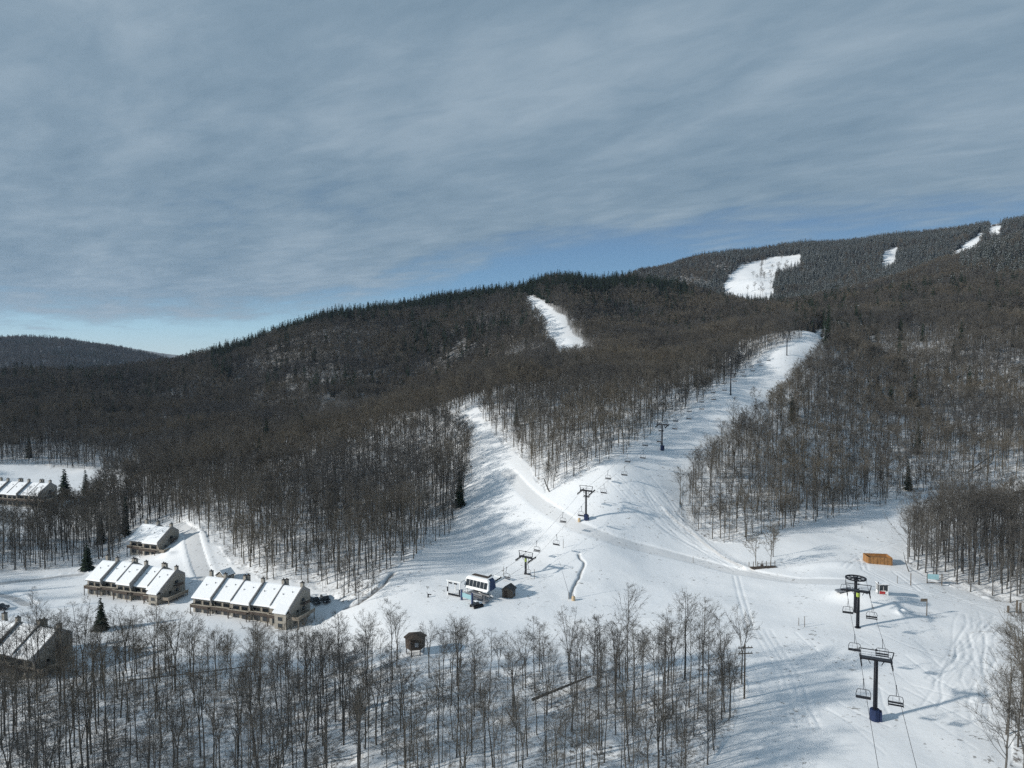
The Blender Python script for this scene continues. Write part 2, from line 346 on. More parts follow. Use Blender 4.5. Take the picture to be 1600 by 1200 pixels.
# needles: snow lies on the upward facing branches of the high forest
def needle_snow(name,amt):
    m=bpy.data.materials.new(name);m.use_nodes=True;t=m.node_tree;b=t.nodes['Principled BSDF'];b.inputs['Roughness'].default_value=.9;b.inputs['Specular IOR Level'].default_value=.1
    g=t.nodes.new('ShaderNodeTexCoord');n=t.nodes.new('ShaderNodeTexNoise');n.inputs['Scale'].default_value=1.1;n.inputs['Detail'].default_value=4;t.links.new(g.outputs['Object'],n.inputs['Vector'])
    r=t.nodes.new('ShaderNodeValToRGB');r.color_ramp.elements[0].position=1-amt-.1;r.color_ramp.elements[1].position=1-amt;r.color_ramp.elements[0].color=(.024,.032,.024,1);r.color_ramp.elements[1].color=(.36,.39,.42,1)
    t.links.new(n.outputs['Fac'],r.inputs[0]);t.links.new(r.outputs[0],b.inputs['Base Color']);return m
M['needle_snow']=needle_snow('snowy_needles',.40)
# snow ground
def snow_mat():
    m=bpy.data.materials.new('snow_ground');m.use_nodes=True;t=m.node_tree;b=t.nodes['Principled BSDF'];N=t.nodes.new;K=t.links.new
    b.inputs['Roughness'].default_value=.65;b.inputs['Specular IOR Level'].default_value=.25
    g=N('ShaderNodeNewGeometry');pos=g.outputs['Position']
    at_=N('ShaderNodeAttribute');at_.attribute_name='forest';dk=N('ShaderNodeAttribute');dk.attribute_name='dirt'
    def noise(s,d=4,r=.55,v=pos):
        n=N('ShaderNodeTexNoise');n.inputs['Scale'].default_value=s;n.inputs['Detail'].default_value=d;n.inputs['Roughness'].default_value=r;K(v,n.inputs['Vector']);return n.outputs['Fac']
    def ramp(f,st):
        n=N('ShaderNodeValToRGB');e=n.color_ramp.elements
        while len(e)<len(st): e.new(.5)
        for i,(p,c) in enumerate(st): e[i].position=p;e[i].color=(*c,1)
        K(f,n.inputs[0]);return n.outputs[0]
    def mix(f,a,b_):
        n=N('ShaderNodeMix');n.data_type='RGBA'
        if isinstance(f,float): n.inputs[0].default_value=f
        else: K(f,n.inputs[0])
        for i,q in((6,a),(7,b_)):
            if isinstance(q,tuple): n.inputs[i].default_value=(*q,1)
            else: K(q,n.inputs[i])
        return n.outputs[2]
    def mul(a,b_):
        n=N('ShaderNodeMath');n.operation='MULTIPLY'
        for i,q in enumerate((a,b_)):
            if isinstance(q,(int,float)): n.inputs[i].default_value=q
            else: K(q,n.inputs[i])
        return n.outputs[0]
    snow=ramp(noise(.035,5),[(.3,(.80,.825,.85)),(.7,(.88,.89,.90))])
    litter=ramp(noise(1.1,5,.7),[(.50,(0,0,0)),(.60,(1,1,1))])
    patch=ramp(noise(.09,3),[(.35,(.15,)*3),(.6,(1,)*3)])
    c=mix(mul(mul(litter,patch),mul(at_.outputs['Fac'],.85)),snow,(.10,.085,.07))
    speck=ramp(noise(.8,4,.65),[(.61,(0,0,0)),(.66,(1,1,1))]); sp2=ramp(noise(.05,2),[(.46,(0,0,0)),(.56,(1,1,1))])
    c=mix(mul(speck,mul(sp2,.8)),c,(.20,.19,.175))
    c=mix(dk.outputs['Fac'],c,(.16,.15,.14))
    K(c,b.inputs['Base Color'])
    bp=N('ShaderNodeBump');bp.inputs['Strength'].default_value=.35;bp.inputs['Distance'].default_value=.22;K(noise(.55,6,.6),bp.inputs['Height'])
    b2=N('ShaderNodeBump');b2.inputs['Strength'].default_value=.25;b2.inputs['Distance'].default_value=.12
    mp=N('ShaderNodeMapping');mp.inputs['Scale'].default_value=(.35,2.2,1);mp.inputs['Rotation'].default_value=(0,0,R(-12));K(pos,mp.inputs[0]);K(noise(.8,3,.5,mp.outputs[0]),b2.inputs['Height']);K(bp.outputs[0],b2.inputs['Normal']);K(b2.outputs[0],b.inputs['Normal'])
    return m
M['snow']=snow_mat()
# ---------------------------------------------------------------- the ground: one polar sheet, fine near the lens, reaching 4.8 km
def build_terrain():
    th=np.r_[np.linspace(-75,-43,60)[:-1],np.linspace(-43,43,1150),np.linspace(43,75,60)[1:]]*PI/180
    lr=np.r_[np.linspace(math.log(2),math.log(95),60)[:-1],np.linspace(math.log(95),math.log(330),620),np.linspace(math.log(330),math.log(4800),330)[1:]]
    T,L=np.meshgrid(th,lr);r=np.exp(L);x=(r*np.sin(T)).ravel();y=(r*np.cos(T)).ravel()
    # base surface on a coarser grid, then bilinear: much faster
    ci=np.arange(0,len(th)+1,4);ci[-1]=min(ci[-1],len(th)-1);ri=np.arange(0,len(lr)+1,3);ri=np.unique(np.clip(np.r_[ri,len(lr)-1],0,len(lr)-1));ci=np.unique(np.clip(np.r_[ci,len(th)-1],0,len(th)-1))
    zc=hbase(r[np.ix_(ri,ci)]*np.sin(T[np.ix_(ri,ci)]),r[np.ix_(ri,ci)]*np.cos(T[np.ix_(ri,ci)]))
    tmp=np.stack([np.interp(th,th[ci],row) for row in zc]);z=np.stack([np.interp(lr,lr[ri],tmp[:,j]) for j in range(tmp.shape[1])],1).ravel()
    near=np.hypot(x,y)<600
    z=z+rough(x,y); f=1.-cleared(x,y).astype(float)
    z+=np.where(f>0,fbm(x,y,4,2,40)*.7,fbm(x,y,7,2,41)*.12)*np.clip(np.hypot(x,y)/120,0,1)
    zz=np.zeros(x.shape);zz[near]=carve(x[near],y[near]);z+=zz
    dirt=np.zeros(x.shape)
    xn=x[near];yn=y[near];n=fbm(xn,yn,5,2,31)*1.5;dd=np.zeros(xn.shape)
    d,s=linedist(xn+n,yn+n,DITCH,4);dd=np.maximum(dd,np.exp(-(d/.35)**2)*.8)
    d,s=linedist(xn+n,yn+n,CREEK,5);dd=np.maximum(dd,np.exp(-(d/.6)**2)*.9)
    d,s=linedist(xn,yn,ROAD,9);dd=np.maximum(dd,(d<2.5)*.20)
    for P,a in((ROAD2,.30),(ROAD3,.45),(ROAD4,.5)):
        d,s=linedist(xn,yn,P,7);dd=np.maximum(dd,(d<(2.3 if a<.4 else 1.2))*a)
    d,s=linedist(xn,yn,BANK,6);dd=np.maximum(dd,np.exp(-(d/.3)**2)*.6)
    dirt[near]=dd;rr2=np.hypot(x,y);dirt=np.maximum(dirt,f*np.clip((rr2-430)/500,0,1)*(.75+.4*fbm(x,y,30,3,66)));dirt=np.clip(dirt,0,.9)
    nr,nc=len(lr),len(th);idx=np.arange(nr*nc).reshape(nr,nc)
    q=np.stack([idx[:-1,:-1],idx[:-1,1:],idx[1:,1:],idx[1:,:-1]],-1).reshape(-1,4)
    me=bpy.data.meshes.new('snowy_ground');me.vertices.add(nr*nc);me.vertices.foreach_set('co',np.stack([x,y,z],-1).astype(np.float32).ravel())
    me.loops.add(q.size);me.loops.foreach_set('vertex_index',q.astype(np.int32).ravel());me.polygons.add(len(q));me.polygons.foreach_set('loop_start',np.arange(0,q.size,4,dtype=np.int32));me.polygons.foreach_set('loop_total',np.full(len(q),4,np.int32))
    me.update(calc_edges=True);me.materials.append(M['snow'])
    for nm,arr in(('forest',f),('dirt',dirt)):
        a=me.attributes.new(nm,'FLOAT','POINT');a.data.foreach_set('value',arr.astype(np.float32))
    me.shade_smooth();o=bpy.data.objects.new('snowy_ground',me);C.objects.link(o);o['kind']='structure';return o
build_terrain()
# ---------------------------------------------------------------- trees: meshes
def rv(): return Vector((random.uniform(-1,1),random.uniform(-1,1),random.uniform(-1,1)))
def bare_mesh(H,crown0,spread,nb,ns,nt_,r0,rt,fork=False,lean=.0,tsides=6):
    """trunk mesh and crown mesh of one bare hardwood, upswept limbs and fine twigs"""
    T=MB();K_=MB();stems=[]
    def stem(base,top,ra,rb,seg=8,wob=.25):
        p=[];off=Vector((0,0,0))
        for i in range(seg+1):
            t=i/seg; off=off+Vector((random.uniform(-1,1),random.uniform(-1,1),0))*wob*(0 if i==0 else 1)*.5
            p.append(base.lerp(top,t)+off)
        T.tube(p,[ra+(rb-ra)*(i/seg)**.8 for i in range(seg+1)],tsides,cap=False); return p
    la=random.uniform(0,6.28);top=Vector((math.cos(la)*lean*H,math.sin(la)*lean*H,H))
    if fork:
        fz=random.uniform(.25,.5)*H; q=Vector((top.x*.3,top.y*.3,fz)); stem(Vector((0,0,-.8)),q,r0*1.15,r0*.85,4,.12)
        a=random.uniform(0,6.28)
        for k in range(2):
            e=Vector((math.cos(a+PI*k)*H*.10,math.sin(a+PI*k)*H*.10,0)); stems.append((stem(q,Vector((q.x,q.y,0))+e+Vector((0,0,H*random.uniform(.9,1))),r0*.68,.03,7),fz/H))
    else: stems.append((stem(Vector((0,0,-.8)),top,r0,.03,10),0))
    for pts,z0 in stems:
        L=len(pts)-1; n=nb if not fork else int(nb*.62)
        for i in range(n):
            t=(i+random.random())/n; zt=crown0+(1-crown0)*t**.9
            if zt<z0+.05: zt=z0+.05+random.random()*.3
            ft=(zt-z0)/(1-z0) if z0 else zt; ft=min(ft,.97); k=min(int(ft*L),L-1); P=pts[k].lerp(pts[k+1],ft*L-k)
            az=random.uniform(0,6.28); up=0
            ln=((1-zt)*H*.66+1.3)*random.uniform(.75,1.1);hr=min(.88,max(.32,spread*random.uniform(.8,1.25)*(1-.35*t)/ln));d=Vector((math.cos(az)*hr,math.sin(az)*hr,math.sqrt(1-hr*hr)*.85)).normalized()
            bp=[P]
            for s in range(4):
                d=(d+Vector((0,0,.05))+rv()*.20).normalized(); bp.append(bp[-1]+d*ln/4)
            br=r0*.30*(1-.6*t); K_.tube(bp,[br,br*.7,br*.48,br*.3,.012],4 if tsides>4 else 3,cap=False)
            for j in range(ns):
                s=random.uniform(.22,1);q=min(int(s*4),3);A=bp[q].lerp(bp[q+1],s*4-q)
                dd=(d*.8+rv()*.95+Vector((0,0,.15))).normalized(); l2=max(.9,ln*random.uniform(.22,.40))*(1.2-.45*s); B=A+dd*l2; K_.cone3(A,B,rt*1.7)
                for _ in range(nt_):
                    u=random.uniform(.15,1);E=A.lerp(B,u);d3=(dd+rv()*.7+Vector((0,0,.22))).normalized();K_.cone3(E,E+d3*l2*random.uniform(.35,.7),rt)
    return T,K_
def spruce_mesh(H,W,tiers,per,dead=0):
    T=MB();K_=MB();T.tube([(0,0,-.6),(0,0,H*.5),(0,0,H*.98)],[.17,.10,.02],5,cap=False)
    for i in range(tiers):
        t=i/(tiers-1); z=H*(.10+.88*t); r=W*(1-t)**.85*random.uniform(.82,1.1)+.12
        a0=random.random()*6
        for k in range(per if t<.8 else max(4,per-3)):
            a=a0+6.283*k/per+random.uniform(-.25,.25); rr_=r*random.uniform(.72,1.12); dr=rr_*random.uniform(.30,.55); w=rr_*.30+.10
            c,s=math.cos(a),math.sin(a); z1=z+random.uniform(-.1,.1)
            P0=Vector((0,0,z1+.1));P1=Vector((c*rr_*.55-s*w,s*rr_*.55+c*w,z1-dr*.45-.1));P2=Vector((c*rr_,s*rr_,z1-dr));P3=Vector((c*rr_*.55+s*w,s*rr_*.55-c*w,z1-dr*.45-.1));Pm=Vector((c*rr_*.5,s*rr_*.5,z1-dr*.28+.08))
            K_.add([P0,P1,P2,P3,Pm],[(0,4,1),(1,4,2),(2,4,3),(3,4,0)])
            for q in range(2):     # drooping sprays break the outline
                u=random.uniform(.4,1);x=Vector((c*rr_*u,s*rr_*u,z1-dr*u)); K_.add([x,x+Vector((-s*.35+c*.3,c*.35+s*.3,-.12))*(.4+W*.22),x+Vector((c*.25,s*.25,-.5))*(.4+W*.2)],[(0,1,2)])
    return T,K_
class Kind: pass
def mkkind(tk,mt,mc):
    k=Kind();T,K_=tk;a=T.build('trunk',mt);b=K_.build('crown',mc);k.t=a.data;k.c=b.data
    bpy.data.objects.remove(a);bpy.data.objects.remove(b)
    J=MB();J.add(T.v,T.f,0);J.add(K_.v,K_.f,1);o=J.build('tree',[mt,mc]);k.all=o.data;bpy.data.objects.remove(o);return k
random.seed(5);B_=M['bark'];Tw=M['twig']
NEAR=[mkkind(bare_mesh(random.uniform(15,21.5),random.uniform(.40,.60),random.uniform(3.0,4.4),random.randint(14,18),9,6,random.uniform(.15,.22),.0125,fork=f,lean=random.uniform(0,.05)),B_,Tw) for f in(0,0,0,1,0,1,0,0,1)]
BUSH=[mkkind(bare_mesh(random.uniform(13,17),random.uniform(.14,.26),random.uniform(3.2,4.6),random.randint(20,26),9,6,random.uniform(.15,.2),.0125,fork=f,lean=random.uniform(0,.06)),B_,Tw) for f in(0,1,0)]
SAP=[mkkind(bare_mesh(random.uniform(6,10),.25,random.uniform(1.3,2.2),12,6,5,.055,.013,lean=random.uniform(0,.1),tsides=4),B_,Tw) for _ in range(3)]
MID=[mkkind(bare_mesh(random.uniform(16,19.5),random.uniform(.50,.62),random.uniform(3.0,4.1),13,8,5,random.uniform(.16,.23),.030,fork=f,lean=random.uniform(0,.04),tsides=4),B_,Tw) for f in(0,0,1,0,0)]
MIDB=[mkkind(bare_mesh(random.uniform(12,16),.2,random.uniform(3,4.2),18,8,5,.2,.032,tsides=4),B_,Tw) for _ in range(2)]
FAR=[mkkind(bare_mesh(random.uniform(14.5,18),random.uniform(.28,.42),random.uniform(3.7,4.8),13,7,4,.24,.09,fork=f,tsides=3),B_,Tw) for f in(0,0,1,0)]
VFAR=[mkkind(bare_mesh(random.uniform(13,16),random.uniform(.18,.3),random.uniform(4.4,5.4),13,6,4,.3,.18,tsides=3),B_,Tw) for _ in range(3)]
NS=M['needle']
SPR=[mkkind(spruce_mesh(random.uniform(11,16),random.uniform(2.0,2.9),18,11),B_,NS) for _ in range(4)]
SPRS=[mkkind(spruce_mesh(random.uniform(9,14),random.uniform(1.7,2.5),14,9),B_,M['needle_snow']) for _ in range(3)]
SPF=[mkkind(spruce_mesh(random.uniform(13,17),random.uniform(3.0,4.2),12,10),B_,NS) for _ in range(3)]
SPFS=[mkkind(spruce_mesh(random.uniform(11,15),random.uniform(2.6,3.6),11,9),B_,M['needle_snow']) for _ in range(3)]
LIST=NEAR+BUSH+SAP+MID+MIDB+FAR+VFAR+SPR+SPRS+SPF+SPFS
OFF={};_o=0
for nm,l in(('NEAR',NEAR),('BUSH',BUSH),('SAP',SAP),('MID',MID),('MIDB',MIDB),('FAR',FAR),('VFAR',VFAR),('SPR',SPR),('SPRS',SPRS),('SPF',SPF),('SPFS',SPFS)): OFF[nm]=(_o,len(l));_o+=len(l)
# ---------------------------------------------------------------- trees: where they stand
def scatter(r0,r1,cell,th0=-44,th1=44,seed=1):
    rs=np.random.RandomState(seed);X=r1*math.sin(R(44))+10
    gx=np.arange(-X,X,cell);gy=np.arange(r0*.66,r1,cell);x,y=np.meshgrid(gx,gy);x=x.ravel()+rs.uniform(-.48,.48,x.size)*cell;y=y.ravel()+rs.uniform(-.48,.48,y.size)*cell
    r=np.hypot(x,y);t=np.degrees(np.arctan2(x,y));k=(r>=r0)&(r<r1)&(t>th0)&(t<th1);x=x[k];y=y[k];k=~cleared(x,y);return x[k],y[k]
PX=[];PY=[];PK=[];PS=[]
def put(x,y,k,s):
    PX.append(x);PY.append(y);PK.append(k);PS.append(s)
def pick(nm,n,rs): o,l=OFF[nm];return o+rs.randint(0,l,n)
def edge_mask(x,y,d):
    e=np.zeros(x.shape,bool)
    for a in range(8): e|=cleared(x+d*math.cos(a*.785),y+d*math.sin(a*.785))
    return e
for (r0,r1,cell,mode,seed) in((96,200,3.95,0,1),(200,330,3.95,1,2),(330,720,4.35,2,3),(720,1250,4.9,3,4),(1250,2150,6.6,4,6)):
    x,y=scatter(r0,r1,cell,seed=seed,th1=46);rs=np.random.RandomState(50+seed);n=len(x);r=np.hypot(x,y)
    z=hbase(x,y);u,v=proj(x,y,z)
    if mode<=1:      # the foreground wood thins towards the gaps of snow
        k=rs.rand(n)<np.where(r<200,.80+.35*fbm(x,y,22,2,77),.96);x,y,z,u,v,r=[q[k] for q in(x,y,z,u,v,r)];n=len(x)
    if mode==3:
        k=rs.rand(n)<np.clip(1.02+fbm(x,y,75,3,120)*.6,.8,1);x,y,z,u,v,r=[q[k] for q in(x,y,z,u,v,r)];n=len(x)
    if mode==2:
        k=rs.rand(n)<np.clip(.99+fbm(x,y,60,3,121)*.6,np.where(r>450,.88,.65),1)
        for P in THIN:k&=~(inpoly(x,y,P)&(rs.rand(n)<.75))
        x,y,z,u,v,r=[q[k] for q in(x,y,z,u,v,r)];n=len(x)
    # share of spruce: on the crests and the high mountain, a few lower down
    cl=fbm(x,y,60,3,90)
    p=np.where(r>720,.040+.22*np.clip(cl*2.5,0,1),0.0)
    p=np.where((r>250)&(r<=720),.006+.03*np.clip(cl*2,0,1)*(r>450),p)
    hi=np.clip((z-100)/110,0,1);p=p+hi*.10*(r<1250)
    ridge1=(r>900)&(r<1250)&(u>400)&(u<815)&(v<505);crest=np.clip((490-.00*u-v)/18,0,1)*ridge1
    zc=np.interp(u,[240,300,360,430,500,600,680,760,805,860,940,990,1050],[585,577,560,538,515,492,476,466,466,450,446,448,462])
    top=np.clip(1.25-(v-zc)/np.where(u>800,26,11),0,1)*(u>330)*(u<1075)*(r>850)*(r<1200);p=np.maximum(p,top*.95)
    p=np.where(r>1250,np.where(u>1010,np.clip(.80+cl*.8-np.clip((1180-u)/170,0,1)*.55,0,1),.5),p)
    p=np.where((u>1240)&(u<1380)&(v>470)&(v<540)&(r>470)&(r<800),.22,p)
    p=np.where((u>1500-(430-v)*.0)&(v<428)&(r>720)&(r<1250),.85,p)
    con=rs.rand(n)<p
    nm={0:'NEAR',1:'NEAR',2:'MID',3:'FAR',4:'VFAR'}[mode];k=pick(nm,n,rs)
    if mode<=2:
        e=edge_mask(x,y,4.2);k=np.where(e&(rs.rand(n)<.88),pick('BUSH' if mode<2 else 'MIDB',n,rs),k)
    s=rs.uniform(.74,1.12,n)*(1+fbm(x,y,55,2,130)*.35)*np.where((u>1385)&(r<290),1.18,1)*np.where((u<1300)&(r<200),.83,1)
    snowy=(r>1250)|((z>150)&(u>1150))|((u>1240)&(u<1380)&(r<800)&(rs.rand(n)<.5))
    if mode<=2: ck=np.where(snowy,pick('SPRS',n,rs),pick('SPR',n,rs))
    else: ck=np.where(snowy,pick('SPFS',n,rs),pick('SPF',n,rs))
    s=np.where(con,rs.uniform(.75,1.45,n)*np.where(r<720,1.2,1.05)*np.where(r<420,.72,1),s);k=np.where(con,ck,k)
    put(x,y,k,s)
    if mode<=2:      # saplings and brush under the big trees, thickest at the edges
        x2,y2=scatter(r0,r1,4.2,seed=seed+20,th1=46);e=edge_mask(x2,y2,5);kk=rs.rand(len(x2))<np.where(e,.9,.42);x2,y2=x2[kk],y2[kk];put(x2,y2,pick('SAP',len(x2),rs),rs.uniform(.45,1.05,len(x2)))
x,y=scatter(1250,3500,12,-46,-15,seed=9);rs=np.random.RandomState(9);n=len(x);r=np.hypot(x,y);k=(r>2100)|(x<0);x,y,r=x[k],y[k],r[k];n=len(x)
z=hbase(x,y);con=rs.rand(n)<np.clip(.6+fbm(x,y,200,3,3)*1.2+(z>110)*.3,0.2,1);put(x,y,np.where(con,pick('SPF',n,rs),pick('VFAR',n,rs)),np.where(con,1.35,1.35)*rs.uniform(.8,1.2,n))
PX,PY,PK,PS=map(np.concatenate,(PX,PY,PK,PS))
# keep clear of buildings and machines
KEEP=[(52,82,24)]
def finish_trees():
    global PX,PY,PK,PS
    ok=np.ones(len(PX),bool)
    for (cx,cy0,rad) in KEEP: ok&=np.hypot(PX-cx,PY-cy0)>rad
    PX,PY,PK,PS=PX[ok],PY[ok],PK[ok],PS[ok]
    PZ=hbase(PX,PY)+rough(PX,PY)-.1
    r=np.hypot(PX,PY);rot=np.random.RandomState(3).uniform(0,6.28,len(PX))
    con=PK>=OFF['SPR'][0];sap=(PK>=OFF['SAP'][0])&(PK<OFF['MID'][0])
    u,v=proj(PX,PY,PZ);Hh=np.where(sap,8,np.where(con,12,17))*PS;u2,v2=proj(PX,PY,PZ+Hh*.8)
    inv=(u>-15)&(u<1615)&(v2<1195)&(r<3600)
    rank=np.where(inv,Hh/r,0);single=np.zeros(len(PX),bool)
    for sel in(con,~con):
        i=np.where(sel&inv)[0];i=i[np.argsort(-rank[i])][:300 if sel is not con else 300];single[i]=True
    def zone(i):
        uu,yy=u[i],PY[i]
        if con[i]:
            if r[i]>1250: return 'snow dusted spruce on the high mountain'
            if uu<330: return 'dark spruce on the bare left hillside'
            if uu<815: return 'dark spruce scattered on the rounded hill' if r[i]<900 else 'dark spruce on the rounded hill crest'
            if r[i]>880 and uu<1080: return 'dark spruce on the middle ridge'
            if uu<1230: return 'dark spruce below the middle ridge'
            return 'dark spruce above the right-hand bare wood'
        if yy<150 and uu>1450: return 'in the lower right corner'
        if uu>1380 and uu<1615 and v[i]>700 : return 'right of the plywood bin'
        lims=((110,'below the lowest condo row'),(230,'below the left condo row'),(345,'below the gap between condo rows'),(490,'below the right condo row'),(600,'left of the hexagonal cabin'),(715,'under the hexagonal cabin'),(830,'below the lift station'),(950,'below right of the lift station'),(1060,'in the lower middle wood'),(2000,'by the utility pole'))
        if v[i]>985:
            for a,b in lims:
                if uu<a:return b
        if uu<740: return 'left of the lower left trail'
        if uu<1010: return 'in the wedge between trails'
        return 'right of the lift trail'
    info={}
    for i in np.where(single)[0]:
        if con[i]: info[i]=('spruce_tree',('large ' if PS[i]>1.25 else 'small ')+zone(i),'spruce tree')
        else:
            kk=PK[i];form='bushy' if OFF['BUSH'][0]<=kk<OFF['SAP'][0] else ('forked' if kk in(OFF['NEAR'][0]+3,OFF['NEAR'][0]+5) else 'straight')
            info[i]=('sapling','slim sapling '+zone(i),'sapling') if sap[i] else ('bare_tree',('tall ' if PS[i]>.92 else 'smaller ')+form+' bare tree '+zone(i),'tree')
    cls={}
    for i,q in info.items(): cls.setdefault(q[1],[]).append(i)
    ordw=['leftmost','second from left','third from left','fourth from left','fifth from left','sixth from left','seventh from left','eighth from left','ninth from left','tenth from left','eleventh from left','twelfth from left']
    final={}
    for lab,ids in cls.items():
        ids=sorted(ids,key=lambda i:-v[i]);nch_=max(1,-(-len(ids)//10));rows=['front','second','third','fourth','fifth','back']
        if nch_>6: nch_=4;rows=['lowest','lower','upper','highest']
        size=-(-len(ids)//nch_)
        for c in range(nch_):
            sub=sorted(ids[c*size:(c+1)*size],key=lambda i:u[i])
            for k,i in enumerate(sub):
                l=lab
                if len(ids)>1:
                    if size<=12: l=lab+', '+(rows[c]+' row ' if nch_>1 else '')+(ordw[k] if len(sub)>1 else '')
                    else: l=lab+', '+rows[c]+' of them'
                w_=l.strip(' ,').split();final[i]=' '.join(w_) if len(w_)<=16 else ' '.join(w_).replace(' along the lower edge','').replace(' of the wood','').replace(' standing out','')
    for i in np.where(single)[0]:
        kd=LIST[PK[i]];nm,lab,cat=info[i]
        e=empty(nm,(PX[i],PY[i],PZ[i]),rot[i],final[i],cat,lab.replace('large ','').replace('tall ','').replace('smaller ','').replace('small ','')+' group');e.scale=(PS[i]*random.uniform(.9,1.1),)*2+(PS[i],)
        for n_,d_ in(('trunk',kd.t),('crown',kd.c)):
            o=bpy.data.objects.new(n_,d_);C.objects.link(o);o.parent=e
    for nm,sel,lab,cat in(('bare_woodland',(~con)&~single,'brown grey leafless woodland covering the hills around the ski trails','woodland'),('spruce_forest',con&~single,'dark green and snow dusted spruce forest on the ridges and the high mountain','forest')):
        idx=np.where(sel)[0];me=bpy.data.meshes.new(nm);me.vertices.add(len(idx));me.vertices.foreach_set('co',np.stack([PX[idx],PY[idx],PZ[idx]],-1).astype(np.float32).ravel())
        for a,t,val in(('kind_index','INT',PK[idx].astype(np.int32)),('size','FLOAT',PS[idx].astype(np.float32)),('turn','FLOAT',rot[idx].astype(np.float32))):
            at_=me.attributes.new(a,t,'POINT');at_.data.foreach_set('value',val)
        o=bpy.data.objects.new(nm,me);C.objects.link(o);tag(o,lab,cat,None,'stuff')
        g=bpy.data.node_groups.new(nm,'GeometryNodeTree');g.interface.new_socket('Geometry',in_out='INPUT',socket_type='NodeSocketGeometry');g.interface.new_socket('Geometry',in_out='OUTPUT',socket_type='NodeSocketGeometry')
        gi=g.nodes.new('NodeGroupInput');go=g.nodes.new('NodeGroupOutput');ip=g.nodes.new('GeometryNodeInstanceOnPoints');J=g.nodes.new('GeometryNodeJoinGeometry');Lk=g.links.new
        used=[k for k in range(len(LIST)) if (PK[idx]==k).any()]
        outs=[]
        for k in used:   # one instancer per kind keeps the choice explicit
            oi=g.nodes.new('GeometryNodeObjectInfo');oi.inputs['Object'].default_value=SRC[k];oi.inputs['As Instance'].default_value=True
            ipk=g.nodes.new('GeometryNodeInstanceOnPoints');Lk(gi.outputs[0],ipk.inputs['Points']);Lk(oi.outputs['Geometry'],ipk.inputs['Instance'])
            na=g.nodes.new('GeometryNodeInputNamedAttribute');na.data_type='INT';na.inputs[0].default_value='kind_index'
            cp=g.nodes.new('FunctionNodeCompare');cp.data_type='INT';cp.operation='EQUAL';Lk([q for q in na.outputs if q.enabled and q.name=='Attribute'][0],[q for q in cp.inputs if q.enabled][0]);[q for q in cp.inputs if q.enabled][1].default_value=k
            Lk(cp.outputs[0],ipk.inputs['Selection'])
            ns=g.nodes.new('GeometryNodeInputNamedAttribute');ns.data_type='FLOAT';ns.inputs[0].default_value='size';Lk([q for q in ns.outputs if q.enabled and q.name=='Attribute'][0],ipk.inputs['Scale'])
            nr=g.nodes.new('GeometryNodeInputNamedAttribute');nr.data_type='FLOAT';nr.inputs[0].default_value='turn';cx=g.nodes.new('ShaderNodeCombineXYZ');Lk([q for q in nr.outputs if q.enabled and q.name=='Attribute'][0],cx.inputs[2]);Lk(cx.outputs[0],ipk.inputs['Rotation'])
            Lk(ipk.outputs[0],J.inputs[0])
        g.nodes.remove(ip);Lk(J.outputs[0],go.inputs[0]);md=o.modifiers.new('planting','NODES');md.node_group=g
SRC=[bpy.data.objects.new('tree_source',k.all) for k in LIST]
